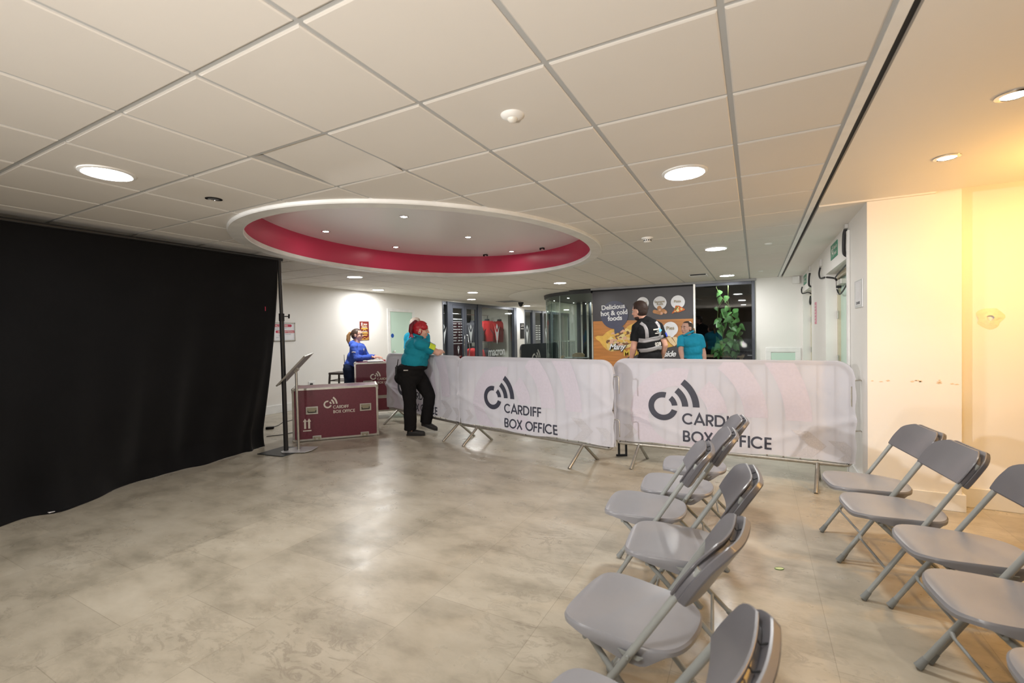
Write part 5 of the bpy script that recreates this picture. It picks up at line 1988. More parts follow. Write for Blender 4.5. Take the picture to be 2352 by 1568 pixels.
o = tag(MB().box(p.x - .06, p.x + .06, EW - .10, EW - .0005, 2.24, CEIL - .013).build('wall_sensor', M['white'], bevel=.01), 'white boxy sensor high in the corner of the end wall', 'sensor')
cd = thing('cable_trunking', 'white vertical cable trunking beside the near corridor doors', 'trunking', (WR, 5.31, 0))
MB().box(-.022, -.0005, -.035, .035, 0, 2.30).build('cover', M['white'], cd, bevel=.004)
qn = thing('wall_notice', 'clear plastic sleeve holding a white paper notice on the wall end near the column', 'notice', (WR, 4.86, 1.555))
MB().box(-.008, -.0005, -.16, .16, 0, .235).build('sleeve', mat('clear_sleeve', s(226, 228, 230), .2), qn, bevel=.002)
MB().box(-.010, -.0085, -.11, .115, .02, .225).build('paper', M['signwhite'], qn)
tm = MB()
text_into(tm, 'SCAN HERE', .03, Matrix.Translation((-.0106, 0, 0)) @ RFm @ Matrix.Translation((0, .03, 0)), align='CENTER', bold=.001)
tm.build('lettering', M['ink'], qn, recalc=False)
nt_ = thing('wall_notice', 'narrow pink notice on the wall between the two corridor doors', 'notice', (WR, 8.04, 1.45))
MB().box(-.006, -.0005, -.10, .10, 0, .32).build('panel', mat('pink_notice', s(226, 150, 170), .5), nt_)
tm = MB()
F2 = Matrix.Translation((-.0066, 0, 0)) @ RFm
for k in range(6):
    tm.strip([(-.08, .27 - k * .045), (.08 - .02 * (k % 3), .27 - k * .045)], .014, F2)
tm.build('print_lines', M['inkwhite'], nt_, recalc=False)
ht = thing('access_hatch', 'small pale mint access hatch in the white end wall', 'hatch', (.47, EW, 0))
MB().box(-.215, .215, -.012, -.0005, .12, .93).build('panel', M['mint'], ht)
fm_ = MB()
fm_.box(-.29, -.2, -.02, 0, .14, .945).box(.2, .29, -.02, 0, .14, .945).box(-.29, .29, -.02, 0, .945, 1.03).box(-.29, .29, -.02, 0, .06, .14)
fm_.build('frame', M['white'], ht, bevel=.004)
# black metal stand whose foot shows under the right banner
a, b_ = at_z(1424, 1047), at_z(1437, 1045)
t = thing('metal_stand', 'black metal stand whose square foot shows under the barriers', 'stand', (at_z(1427, 1047).x, at_z(1427, 1047).y, 0), YAW)
MB().box(-.035, -.015, -.012, .012, 0, .9).build('post', M['black'], t)
MB().box(.045, .065, -.012, .012, 0, .9).build('post', M['black'], t)
MB().box(-.055, .065, -.012, .012, 0, .02).build('foot', M['black'], t)
MB().box(-.1, .1, -.012, .012, .9, .93).build('shelf', M['black'], t)
t = thing('plaster_patch', 'rough round patch of filler on the warm lit wall', 'wall patch', (1.55, 4.70, 1.44))
pm = MB()
pm.grid(lambda u, v: ((.02 + .055 * v) * cos(2 * PI * u) * (1 + .15 * sin(5 * 2 * PI * u + 1)), -.012 * (1 - v) - .003 * mnoise.noise((u * 9, v * 5, 2)) - .0008, (.02 + .06 * v) * sin(2 * PI * u) * (1 + .12 * sin(3 * 2 * PI * u))), 28, 6, closed_u=True)
pm.build('filler', mat('yellowed_filler', s(240, 226, 196), .6, bump=(60, .5, .004)), t, smooth=60)
# ================================================================== PEOPLE
def voxel(mb, name, m, parent, size, smooth_it=4, displace=None):
    o = link(name, mb.mesh(name), m, parent)
    r = o.modifiers.new('remesh', 'REMESH')
    r.mode = 'VOXEL'
    r.voxel_size = size
    r.use_smooth_shade = True
    sm_ = o.modifiers.new('smooth', 'SMOOTH')
    sm_.factor = .5
    sm_.iterations = smooth_it
    if displace:
        tx = bpy.data.textures.new(name + '_folds', 'CLOUDS')
        tx.noise_scale = displace[0]
        d = o.modifiers.new('folds', 'DISPLACE')
        d.texture = tx
        d.strength = displace[1]
        d.mid_level = .5
    bake(o)
    o.data.polygons.foreach_set('use_smooth', [True] * len(o.data.polygons))
    return o


SKIN = mat('skin', s(224, 172, 150), .5, spec=.35, var=(18, .05), sss=.12)
SKINP = mat('pale_skin', s(230, 182, 164), .5, spec=.35, var=(18, .05), sss=.12)
TEAL = mat('teal_polo_cloth', s(28, 140, 162), .75, spec=.2, var=(6, .07), bump=(300, .2, .002))
TEALL = mat('bright_teal_polo_cloth', s(44, 168, 204), .75, spec=.2, var=(6, .07), bump=(300, .2, .002))
BLACKC = mat('black_trouser_cloth', s(28, 27, 28), .85, spec=.15, var=(6, .1), bump=(300, .2, .002))
HOOD = mat('royal_blue_hoodie_cloth', s(78, 108, 208), .85, spec=.15, var=(6, .07), bump=(300, .25, .002))
DENIM = mat('dark_denim', s(36, 46, 68), .85, spec=.15, var=(10, .12))
VEST = mat('black_vest_cloth', s(34, 34, 36), .8, spec=.15, var=(6, .1), bump=(300, .2, .002))
REFL = mat('silver_reflective_band', s(172, 168, 170), .45, metal=.15, var=(30, .06))
SHOE = mat('black_shoe', s(30, 28, 28), .6, var=(10, .1))
V = Vector


def head_prims(mb, H, Mh):
    """head pointing along local +x, chin to crown about H high, centred on the skull"""
    k = H / .235
    R3 = Mh.to_3x3().normalized()

    def e(c, r):
        mb.ell(Mh @ V([q * k for q in c]), [q * k for q in r], R=R3)
    e((-.006, 0, .030), (.098, .074, .088))
    e((.022, 0, -.030), (.066, .062, .080))
    e((.038, 0, -.085), (.038, .040, .034))
    e((.062, 0, -.100), (.018, .022, .016))
    e((.078, 0, .028), (.020, .050, .014))
    for sg in (-1, 1):
        e((.060, sg * .036, -.028), (.026, .024, .026))
        e((-.008, sg * .076, -.012), (.020, .011, .033))
        e((-.012, sg * .082, .006), (.012, .008, .016))
    mb.cap(Mh @ V((.086 * k, 0, .016 * k)), .008 * k, Mh @ V((.108 * k, 0, -.024 * k)), .013 * k)
    e((.096, 0, -.030), (.012, .018, .009))
    e((.084, 0, -.058), (.012, .023, .006))
    e((.082, 0, -.071), (.012, .020, .007))


def face_details(parent, H, Mh, brow=None, lip=None):
    k = H / .235
    for sg in (-1, 1):
        w_ = MB()
        w_.ell(Mh @ V((.0805 * k, sg * .033 * k, .004 * k)), (.010 * k, .014 * k, .0075 * k), R=Mh.to_3x3().normalized())
        ey = w_.build('eye', mat('eye_white', s(214, 206, 202), .3), parent, smooth=80)
        i_ = MB()
        i_.ell(Mh @ V((.0885 * k, sg * .033 * k, .004 * k)), (.004 * k, .006 * k, .006 * k), R=Mh.to_3x3().normalized())
        i_.build('iris', mat('dark_iris', s(60, 44, 36), .25), ey, smooth=80)
        b_ = MB()
        b_.tube([Mh @ V((.092 * k, sg * .016 * k, .024 * k)), Mh @ V((.092 * k, sg * .034 * k, .029 * k)), Mh @ V((.082 * k, sg * .052 * k, .024 * k))], [.003 * k, .004 * k, .002 * k], 6)
        b_.build('eyebrow', brow or M['black'], parent, smooth=60)
    l_ = MB()
    l_.ell(Mh @ V((.090 * k, 0, -.064 * k)), (.009 * k, .022 * k, .008 * k), R=Mh.to_3x3().normalized())
    l_.build('lips', lip or mat('lips', s(186, 104, 100), .45), parent, smooth=80)


def hand_prims(mb, wrist, fdir, palm_n, sc=1.0, curl=.5, side=1):
    """palm, four unequal curled fingers of two segments and a thumb off the side of the palm"""
    f = V(fdir).normalized()
    n = V(palm_n)
    n = (n - f * n.dot(f)).normalized()
    w = f.cross(n) * side
    wr = V(wrist)
    for q in (-.026, -.009, .009, .026):
        mb.cap(wr + f * .012 * sc + w * q * .7 * sc, .013 * sc, wr + f * .078 * sc + w * q * sc, .0115 * sc)
    for q, L_, in ((-.030, .060), (-.0100, .072), (.0100, .076), (.030, .068)):
        b0 = wr + f * .082 * sc + w * q * sc
        a1, a2 = curl * .7, curl * 1.7
        d1 = f * cos(a1) + n * sin(a1)
        d2 = f * cos(a2) + n * sin(a2)
        b1 = b0 + d1 * L_ * .52 * sc
        mb.cap(b0, .0095 * sc, b1, .0088 * sc)
        mb.cap(b1, .0088 * sc, b1 + d2 * L_ * .46 * sc, .0075 * sc)
    t0 = wr + f * .026 * sc + w * .028 * sc
    t1 = t0 + (f * .65 + w * .62 + n * .35).normalized() * .036 * sc
    mb.cap(t0, .0125 * sc, t1, .0105 * sc)
    mb.cap(t1, .0105 * sc, t1 + (f * .9 + w * .12 + n * .4).normalized() * .030 * sc, .0085 * sc)


def shoe(parent, heel, toe, h=.07, w=.045, m=SHOE):
    heel, toe = V(heel), V(toe)
    d = toe - heel
    L_ = d.length
    mb = MB()
    mb.cap(heel + d * .14 + V((0, 0, .036)), .040, heel + d * .5 + V((0, 0, .036)), .044)
    mb.cap(heel + d * .5 + V((0, 0, .034)), .044, heel + d * .86 + V((0, 0, .026)), .036)
    mb.cap(heel + d * .16 + V((0, 0, .04)), .04, heel + d * .18 + V((0, 0, .095)), .042)
    o = voxel(mb, 'shoe', m, parent, .008, 3)
    # flat sole
    so_ = MB()
    f = d.normalized()
    sd = V((-f.y, f.x, 0)).normalized()
    up_ = f.cross(sd) * 1
    if up_.z < 0:
        up_ = -up_
    pol = [(-.0, -.036), (.06, -.040), (.15, -.046), (.22, -.043), (.255, -.026), (.265, 0), (.255, .026), (.22, .043), (.15, .046), (.06, .040), (0, .036), (-.012, 0)]
    kx = L_ / .265
    Mx = Matrix(((f.x, sd.x, up_.x, heel.x), (f.y, sd.y, up_.y, heel.y), (f.z, sd.z, up_.z, heel.z), (0, 0, 0, 1)))
    so_.prism([(p_[0] * kx, p_[1]) for p_ in pol], .001, .02, Mx)
    so_.build('sole', mat('rubber_sole', s(40, 38, 38), .7), o, bevel=.004)
    return o


def head_matrix(c, yaw, pitch=0.0, roll=0.0):
    return Matrix.Translation(V(c)) @ Euler((roll, -pitch, yaw), 'XYZ').to_matrix().to_4x4() if False else Matrix.Translation(V(c)) @ (Matrix.Rotation(yaw, 4, 'Z') @ Matrix.Rotation(-pitch, 4, 'Y') @ Matrix.Rotation(roll, 4, 'X'))


def hair_cap(mb, Mh, H, rx=.108, ry=.084, rz=.098, face=.38, low=-.35, c=(-.008, 0, .030)):
    k = H / .235
    mb.ell(Mh @ V([q * k for q in c]), (rx * k, ry * k, rz * k), R=Mh.to_3x3().normalized(), nu=90, nv=64,
           keep=lambda x, y, z: not ((x > face and z < .62) or z < low - .25 * 0 or (x > .05 and z < -.05)))


def build_person(name, label, loc, J, style):
    t = thing(name, label, 'person', loc, YAW)
    z_ = lambda a: V(a)
    g = style.get('girth', 1.0)
    H = style.get('H', .235)
    skin = style.get('skin', SKIN)
    ty = J['torso_yaw']
    Rt = Matrix.Rotation(ty, 3, 'Z')
    Mh = head_matrix(J['head'], J['head_yaw'], J.get('head_pitch', 0), J.get('head_roll', 0))

    def torso(mb, grow):
        for (c, r) in J['torso']:
            lean = J.get('lean', 0)
            R3 = Rt @ Matrix.Rotation(lean, 3, 'Y')
            mb.ell(c, [q + grow for q in r], R=R3, nu=24, nv=16)
        for sg in ('L', 'R'):
            mb.cap(V(J['neck']) - V((0, 0, .008)), .046 * g + grow, J['sh' + sg], .054 * g + grow)
    body = MB()
    torso(body, 0)
    hc = V(J['head'])
    body.cap(V(J['neck']) + V((0, 0, -.02)), .058, Mh @ V((-.014, 0, -.06)), .052)
    head_prims(body, H, Mh)
    for sg in ('L', 'R'):
        sh, el, wr = V(J['sh' + sg]), V(J['el' + sg]), V(J['wr' + sg])
        body.cap(sh, .050 * g, el, .040 * g)
        body.cap(el, .041 * g, el + (wr - el) * .35, .040 * g)
        body.cap(el + (wr - el) * .35, .040 * g, wr, .026)
        hand_prims(body, wr, J.get('hd' + sg, wr - el), J.get('pn' + sg, (0, 0, -1)), style.get('hand', .95), J.get('curl' + sg, .45), 1 if sg == 'L' else -1)
        hp, kn, an = V(J['hp' + sg]), V(J['kn' + sg]), V(J['an' + sg])
        body.cap(hp, .082 * g, kn, .055 * g)
        body.cap(kn, .055 * g, kn + (an - kn) * .35, .056 * g)
        body.cap(kn + (an - kn) * .35, .056 * g, an, .038)
        to = V(J['to' + sg])
        he = V(J['he' + sg])
        body.cap(an, .036, he + (to - he) * .3 + V((0, 0, .035)), .034)
        body.cap(he + (to - he) * .2 + V((0, 0, .035)), .03, he + (to - he) * .85 + V((0, 0, .025)), .026)
    voxel(body, 'body', skin, t, .0055, 3)
    face_details(t, H, Mh, style.get('brow'), style.get('lip'))
    # upper garment
    sh_ = MB()
    torso(sh_, .014)
    el_k = style.get('sleeve', .62)
    for sg in ('L', 'R'):
        sh, el, wr = V(J['sh' + sg]), V(J['el' + sg]), V(J['wr' + sg])
        if el_k > 1:
            sh_.cap(sh, .066 * g, el, .055 * g)
            sh_.cap(el, .057 * g, el + (wr - el) * .93, .040, flat1=True)
            sh_.cap(el + (wr - el) * .86, .043, el + (wr - el) * .95, .040, flat0=True, flat1=True)
        else:
            sh_.cap(sh, .068 * g, sh + (el - sh) * el_k, .066 * g, flat1=True)
    for pr_ in style.get('extra_top', []):
        if len(pr_) == 4:
            sh_.cap(*pr_)
        else:
            sh_.ell(pr_[0], pr_[1])
    top = voxel(sh_, style.get('top_name', 'polo_shirt'), style['top'], t, .0075, 3, style.get('folds', (.10, .022)))
    # trousers
    tr_ = MB()
    for (c, r) in J['hips']:
        tr_.ell(c, r, R=Rt, nu=24, nv=16)
    for sg in ('L', 'R'):
        hp, kn, an = V(J['hp' + sg]), V(J['kn' + sg]), V(J['an' + sg])
        tr_.cap(hp, .112 * g, kn, .080 * g)
        tr_.cap(kn, .080 * g, an + (kn - an).normalized() * -.02, .076 * g, flat1=True)
    voxel(tr_, 'trousers', style['trousers'], t, .0075, 3, (.12, .018))
    for sg in ('L', 'R'):
        shoe(t, J['he' + sg], J['to' + sg])
    return t, Mh, top


# --- red-haired steward leaning on the left barrier
p = at_z(952, 1000)
J = dict(torso_yaw=.32, lean=.30,
         torso=[((-.06, .10, .90), (.135, .170, .13)), ((-.005, .10, 1.02), (.175, .185, .14)), ((.035, .105, 1.13), (.165, .180, .13)), ((.035, .11, 1.22), (.150, .175, .12))],
         neck=(.045, .11, 1.325), head=(.098, .11, 1.455), head_yaw=.12, head_pitch=-.10,
         shR=(.105, -.055, 1.262), shL=(.005, .27, 1.275), elR=(.335, .07, 1.135), elL=(.17, .40, 1.14),
         wrR=(.37, .225, 1.145), wrL=(.265, .285, 1.165), hdR=(-.45, .8, -.05), hdL=(.55, -.75, -.05), pnR=(0, 0, -1), pnL=(0, 0, -1),
         hpR=(-.085, .02, .835), hpL=(-.005, .195, .83), knR=(-.055, .01, .48), knL=(.195, .185, .52), anR=(-.06, .015, .10), anL=(.125, .20, .155),
         heR=(-.105, .02, .0), toR=(.150, .0, .0), heL=(.062, .205, .10), toL=(.285, .20, .018),
         hips=[((-.065, .10, .885), (.195, .205, .14)), ((-.09, .10, .80), (.195, .200, .13)), ((-.02, .10, .935), (.198, .21, .075))])
t, Mh, top = build_person('person', 'person with red tied-up hair in teal polo leaning on the left white barrier', (p.x, p.y, 0), J,
                          dict(girth=1.12, H=.235, skin=SKINP, top=TEAL, trousers=BLACKC, sleeve=.72, brow=mat('red_brow', s(120, 40, 40), .6), folds=(.13, .03)))
REDH = mat('bright_red_hair', s(178, 26, 40), .42, spec=.5, var=(30, .22), bump=(60, .4, .004))
DRED = mat('dark_red_hair', s(110, 18, 34), .5, var=(30, .25), bump=(60, .4, .004))
PKH = mat('pink_hair_ends', s(206, 84, 108), .5, var=(30, .2))
hb = MB()
hair_cap(hb, Mh, .235, .110, .088, .100, .52, -.62)
hb.ell(Mh @ V((-.03, 0, -.01)), (.082, .083, .085), R=Mh.to_3x3().normalized())
hb.ell(Mh @ V((.04, -.060, .045)), (.055, .030, .045), R=Mh.to_3x3().normalized())
ho = hb.build('hair', REDH, t, smooth=80)
so = ho.modifiers.new('thick', 'SOLIDIFY')
so.thickness = .006
bun = MB()
bun.ell(Mh @ V((-.085, 0, .085)), (.040, .045, .050), R=Mh.to_3x3().normalized())
bun.tube([Mh @ V((-.095, 0, .10)), Mh @ V((-.13, -.01, .05)), Mh @ V((-.135, -.015, -.03)), Mh @ V((-.12, -.02, -.09))], [.03, .038, .034, .016], 12)
bun.build('ponytail', DRED, ho, smooth=70)
en = MB()
en.tube([Mh @ V((-.125, -.02, -.07)), Mh @ V((-.10, -.03, -.12)), Mh @ V((-.11, -.035, -.155))], [.02, .018, .004], 10)
en.tube([Mh @ V((-.13, -.01, -.05)), Mh @ V((-.14, -.01, -.10)), Mh @ V((-.155, -.01, -.13))], [.018, .014, .004], 10)
en.build('hair_ends', PKH, ho, smooth=70)
MB().tube([Mh @ V((-.012 + .016 * cos(a), -.092, -.036 + .016 * sin(a))) for a in [2 * PI * i / 14 for i in range(14)]], .0028, 6, closed=True).build('earring', M['inkwhite'], ho, smooth=60)
# collar and arm badge
cb = MB()
nk = V(J['neck'])
cb.tube([nk + V((.068 * cos(a) + .016, .068 * sin(a), .050 - .024 * cos(a))) for a in [2 * PI * i / 20 for i in range(20)]], .017, 8, closed=True)
cb.build('collar', TEAL, top, smooth=70)


def on_arm(parent, a, b_, r, k0, k1, ang0, ang1, m, name, up=(0, 0, 1), n=8):
    """a badge wrapped on a sleeve between fractions k0..k1"""
    a, b_ = V(a), V(b_)
    ax = (b_ - a).normalized()
    u = V(up)
    u = (u - ax * u.dot(ax)).normalized()
    w_ = ax.cross(u)
    mb = MB()
    mb.grid(lambda x, y: tuple(a + (b_ - a) * (k0 + (k1 - k0) * x) + r * (cos(ang0 + (ang1 - ang0) * y) * u + sin(ang0 + (ang1 - ang0) * y) * w_)), 6, n)
    o = mb.build(name, m, parent, smooth=80)
    o.modifiers.new('thick', 'SOLIDIFY').thickness = .003
    return o


on_arm(t, J['shR'], J['elR'], .090, .40, .70, rad(32), rad(92), mat('lime_badge', s(212, 236, 62), .5), 'lime_badge')
on_arm(t, J['shR'], J['elR'], .090, .42, .70, rad(-25), rad(28), mat('blue_white_badge', s(170, 190, 230), .5, var=(60, .25)), 'blue_badge')
# belt badge on the trousers
MB().box(-.105, -.045, -.118, -.110, .905, .918).build('pocket_label', mat('silver_label', s(190, 186, 180), .4), t)
rt_ = thing('walkie_talkie', 'black walkie talkie clipped to the waist of the red-haired person', 'radio', (p.x + RT.x * -.245, p.y + RT.y * -.245 + .03, .895), YAW)
MB().box(-.018, .018, -.03, .03, -.07, .06).build('body', M['black'], rt_, bevel=.006)
MB().tube([(0, .012, .06), (.02, .012, .16)], [.007, .005], 8).build('antenna', M['black'], rt_, smooth=60)
MB().tube([(0, -.012, .06), (0, -.012, .075)], .009, 10).build('knob', M['black'], rt_, smooth=60)
MB().box(-.0195, -.0175, -.02, .02, -.04, .02).build('label_strip', mat('radio_label', s(170, 168, 166), .5), rt_)

# --- person in the blue hoodie behind the tall case
J = dict(torso_yaw=.05, lean=.22,
         torso=[((.0, .0, .88), (.11, .15, .13)), ((.055, .0, 1.00), (.125, .16, .14)), ((.105, .0, 1.13), (.125, .165, .13))],
         neck=(.085, .0, 1.245), head=(.100, .0, 1.405), head_yaw=-.03, head_pitch=.02,
         shR=(.09, -.16, 1.19), shL=(.12, .16, 1.19), elR=(.15, -.20, 1.005), elL=(.20, .2, 1.0),
         wrR=(.385, -.10, 1.015), wrL=(.40, .06, 1.015), hdR=(.9, .25, -.05), hdL=(.9, -.25, -.05),
         hpR=(-.02, -.09, .80), hpL=(-.02, .09, .80), knR=(-.02, -.09, .45), knL=(-.02, .09, .45), anR=(-.04, -.09, .09), anL=(-.04, .09, .09),
         heR=(-.09, -.09, 0), toR=(.165, -.10, 0), heL=(-.09, .09, 0), toL=(.165, .10, 0),
         hips=[((-.01, 0, .83), (.125, .165, .14)), ((-.015, 0, .76), (.135, .165, .10))])
HP = V((-6.36, 5.78, 0)) + V((-RT.x * .02 + .04, .06, 0))
t, Mh, top = build_person('person', 'person in blue hoodie with brown ponytail and glasses behind the tall maroon case', HP, J,
                          dict(H=.225, skin=SKINP, top=HOOD, trousers=DENIM, sleeve=2, top_name='hoodie', folds=(.10, .03),
                               extra_top=[((.035, 0, 1.255), (.085, .105, .058)), ((.02, -.06, 1.235), .046, (.02, .06, 1.235), .046), ((.12, -.07, 1.20), .035, (.12, .07, 1.20), .035), ((.0, -.10, .835), .055, (.0, .10, .835), .055), ((.06, -.06, .85), .06, (.06, .06, .85), .06)]))
BRH = mat('brown_hair', s(74, 56, 46), .5, spec=.45, var=(30, .2), bump=(60, .4, .004))
FAIR = mat('fair_hair_ends', s(168, 128, 84), .5, var=(30, .25), bump=(60, .4, .004))
hb = MB()
hair_cap(hb, Mh, .225, .106, .082, .094, .45, -.5)
hb.ell(Mh @ V((-.03, 0, -.005)), (.075, .078, .075), R=Mh.to_3x3().normalized())
ho = hb.build('hair', BRH, t, smooth=80)
ho.modifiers.new('thick', 'SOLIDIFY').thickness = .005
pt = MB()
pt.tube([Mh @ V((-.095, 0, .045)), Mh @ V((-.125, 0, .045)), Mh @ V((-.155, 0, -.01)), Mh @ V((-.165, 0, -.08)), Mh @ V((-.15, 0, -.14)), Mh @ V((-.14, 0, -.19))], [.018, .024, .036, .034, .022, .004], 12)
pt.build('ponytail', FAIR, ho, smooth=70)
gb = MB()
for sg in (-1, 1):
    gb.tube([Mh @ V((.094, sg * .034 + .021 * cos(a), .003 + .016 * sin(a))) for a in [2 * PI * i / 16 for i in range(16)]], .0022, 6, closed=True)
    gb.tube([Mh @ V((.092, sg * .056, .008)), Mh @ V((.04, sg * .074, .010)), Mh @ V((-.012, sg * .080, .004))], .002, 6)
gb.tube([Mh @ V((.098, -.013, .006)), Mh @ V((.098, .013, .006))], .002, 6)
gb.build('glasses', M['black'], t, smooth=60)
em = MB()
rr_ = random.Random(2)
for k in range(7):
    em.ell((.247 - .006 * k, -.10 + .014 * k, 1.135 + .012 * rr_.random()), (.008, .009, .013 + .006 * rr_.random()), nu=8, nv=6)
em.build('chest_print', M['inkwhite'], top, smooth=60)
em = MB()
for k in range(5):
    em.ell((.085 + .014 * k, -.232 - .002 * k, 1.105 + .006 * rr_.random()), (.008, .004, .010), nu=8, nv=6)
em.build('sleeve_print', M['inkwhite'], top, smooth=60)
w2 = thing('walkie_talkie', 'black walkie talkie with long antenna on the hip of the hoodie person', 'radio', HP + V((-RT.x * .135, -RT.y * .135, .84)), YAW)
MB().box(-.016, .016, -.025, .025, -.06, .05).build('body', M['black'], w2, bevel=.005)
MB().tube([(0, 0, .05), (-.006, 0, .22)], [.007, .004], 8).build('antenna', M['black'], w2, smooth=60)

# --- grey-haired person mostly hidden behind the red-haired one
q = FW * 8.4 + RT * (-.209 * 8.4)
GP = V((q.x, q.y, 0))
J = dict(torso_yaw=1.2, torso=[((0, 0, .98), (.13, .17, .14)), ((0, 0, 1.12), (.13, .175, .14)), ((0, 0, 1.28), (.13, .18, .14))],
         neck=(0, 0, 1.43), head=(.0, .0, 1.585), head_yaw=.5,
         shR=(.19, -.03, 1.36), shL=(-.165, .03, 1.36), elR=(.2, .04, 1.06), elL=(-.19, .06, 1.06), wrR=(.16, .22, 1.02), wrL=(-.14, .24, 1.02),
         hpR=(.09, 0, .9), hpL=(-.09, 0, .9), knR=(.09, 0, .48), knL=(-.09, 0, .48), anR=(.09, 0, .09), anL=(-.09, 0, .09),
         heR=(.09, -.06, 0), toR=(.12, .2, 0), heL=(-.09, -.06, 0), toL=(-.1, .2, 0), hips=[((0, 0, .92), (.14, .17, .13)), ((0, 0, .84), (.14, .17, .1))])
t, Mh, top = build_person('person', 'grey-haired person in teal shirt almost hidden behind the red-haired person', GP, J, dict(H=.24, top=TEALL, trousers=BLACKC, sleeve=.75))
hb = MB()
hair_cap(hb, Mh, .24, .106, .083, .096, .40, -.45)
ho = hb.build('hair', mat('pale_grey_hair', s(214, 196, 184), .55, var=(30, .1)), t, smooth=80)
ho.modifiers.new('thick', 'SOLIDIFY').thickness = .004
on_arm(t, J['shL'], J['elL'], .078, .25, .62, rad(60), rad(170), mat('pale_badge', s(196, 206, 236), .5, var=(60, .15)), 'arm_badge')

# --- person in the black reflective vest, seen from behind
MPOS = V((-1.29, 6.47, 0))
J = dict(torso_yaw=PI / 2 + .12, lean=-.02,
         torso=[((.0, 0, 1.02), (.115, .155, .14)), ((-.005, 0, 1.18), (.12, .165, .15)), ((-.02, 0, 1.36), (.125, .185, .14))],
         neck=(-.055, .02, 1.555), head=(-.118, .05, 1.668), head_yaw=PI / 2 + .75, head_pitch=-.12,
         shR=(.122, .01, 1.450), shL=(-.170, .01, 1.430), elR=(.205, -.02, 1.19), elL=(-.225, -.01, 1.15), wrR=(.185, .06, 1.005), wrL=(-.245, .05, .99),
         hdR=(-.1, .1, -.9), hdL=(0, .2, -.9), pnR=(-.9, .2, 0), pnL=(.9, .2, 0), curlR=.8, curlL=.5,
         hpR=(.085, 0, .90), hpL=(-.085, 0, .90), knR=(.09, .01, .48), knL=(-.09, .01, .48), anR=(.09, 0, .09), anL=(-.09, 0, .09),
         heR=(.09, -.06, 0), toR=(.12, .2, 0), heL=(-.09, -.06, 0), toL=(-.13, .2, 0), hips=[((0, 0, .95), (.13, .165, .13)), ((0, 0, .86), (.135, .165, .1))])
t, Mh, top = build_person('person', 'dark-haired bearded person in black vest with silver reflective bands, seen from behind', MPOS, J,
                          dict(H=.245, top=VEST, trousers=mat('charcoal_trousers', s(52, 50, 52), .85, var=(8, .1)), sleeve=.66, top_name='shirt', girth=1.04, folds=(.10, .018)))
DKH = mat('dark_brown_hair', s(58, 42, 36), .6, spec=.35, var=(40, .25), bump=(80, .5, .004))
hb = MB()
hair_cap(hb, Mh, .245, .110, .086, .107, .42, -.72, (-.008, 0, .034))
hb.ell(Mh @ V((-.030, 0, -.004)), (.086, .079, .088), R=Mh.to_3x3().normalized())
ho = hb.build('hair', DKH, t, smooth=80)
ho.modifiers.new('thick', 'SOLIDIFY').thickness = .005
br_ = MB()
br_.ell(Mh @ V((.034, 0, -.088)), (.052, .058, .045), R=Mh.to_3x3().normalized(), nu=28, nv=18, keep=lambda x, y, z: z < .25 and not (x > .6 and z > -.2))
bo = br_.build('beard', DKH, t, smooth=80)
bo.modifiers.new('thick', 'SOLIDIFY').thickness = .005
# reflective bands follow the back of the vest: cast onto the cloth
dg = bpy.context.evaluated_depsgraph_get()
bpy.context.view_layer.update()


def cast(ob, x, z, lift=.004, ydir=1, y0=-1.0):
    hit, loc, n, i = ob.ray_cast(V((x, y0, z)), V((0, ydir, 0)))
    return loc + n * lift if hit else None


def band_on(ob, pts, w_, m, name, parent, lift=.004):
    """ribbon following 2-D points (x, z) as seen from behind, laid onto the cloth"""
    L_, R_ = [], []
    P = [V((a, b_)) for a, b_ in pts]
    fine = []
    for a, b_ in zip(P, P[1:]):
        n = max(2, int((b_ - a).length / .012))
        fine += [a + (b_ - a) * i / n for i in range(n)]
    fine.append(P[-1])
    rows = []
    for i, q_ in enumerate(fine):
        d = (fine[min(i + 1, len(fine) - 1)] - fine[max(i - 1, 0)]).normalized()
        nn = V((-d.y, d.x))
        row = []
        for k in (-.5, -.25, 0, .25, .5):
            c = q_ + nn * w_ * k
            row.append(cast(ob, c.x, c.y, lift))
        rows.append(row)
    vs, fs, idx = [], [], {}
    for i, row in enumerate(rows):
        for k, c in enumerate(row):
            if c is not None:
                idx[(i, k)] = len(vs)
                vs.append(c)
    for i in range(len(rows) - 1):
        for k in range(4):
            kk = [(i, k), (i, k + 1), (i + 1, k + 1), (i + 1, k)]
            if all(a in idx for a in kk):
                fs.append(tuple(idx[a] for a in kk))
    o = MB().add(vs, fs).build(name, m, parent, smooth=80)
    o.modifiers.new('thick', 'SOLIDIFY').thickness = .002
    return o


ve = t
band_on(top, [(-.17, 1.262), (-.10, 1.255), (.0, 1.275), (.10, 1.29), (.17, 1.30)], .058, REFL, 'reflective_band', ve)
band_on(top, [(-.17, 1.120), (-.08, 1.125), (.0, 1.14), (.08, 1.16), (.17, 1.15)], .052, REFL, 'reflective_band', ve)
band_on(top, [(-.135, 1.50), (-.095, 1.46), (-.078, 1.40), (-.07, 1.29)], .046, REFL, 'reflective_band', ve)
band_on(top, [(.075, 1.515), (.110, 1.46), (.118, 1.38), (.115, 1.30)], .040, REFL, 'reflective_band', ve)


def text_on(ob, txt, size, x, z, m, name, parent, ang=0.0, bold=0.0, lift=.007, align='LEFT'):
    mb = MB()
    text_into(mb, txt, size, Matrix.Identity(4), bold=bold, align=align)
    me = mb.mesh('print', False)
    for v in me.vertices:
        a, b_ = v.co.x, v.co.y
        X_2, Z_2 = x + a * cos(ang) - b_ * sin(ang), z + a * sin(ang) + b_ * cos(ang)
        c = cast(ob, X_2, Z_2, lift)
        v.co = c if c is not None else V((X_2, -.2, Z_2))
    return link(name, me, m, parent)


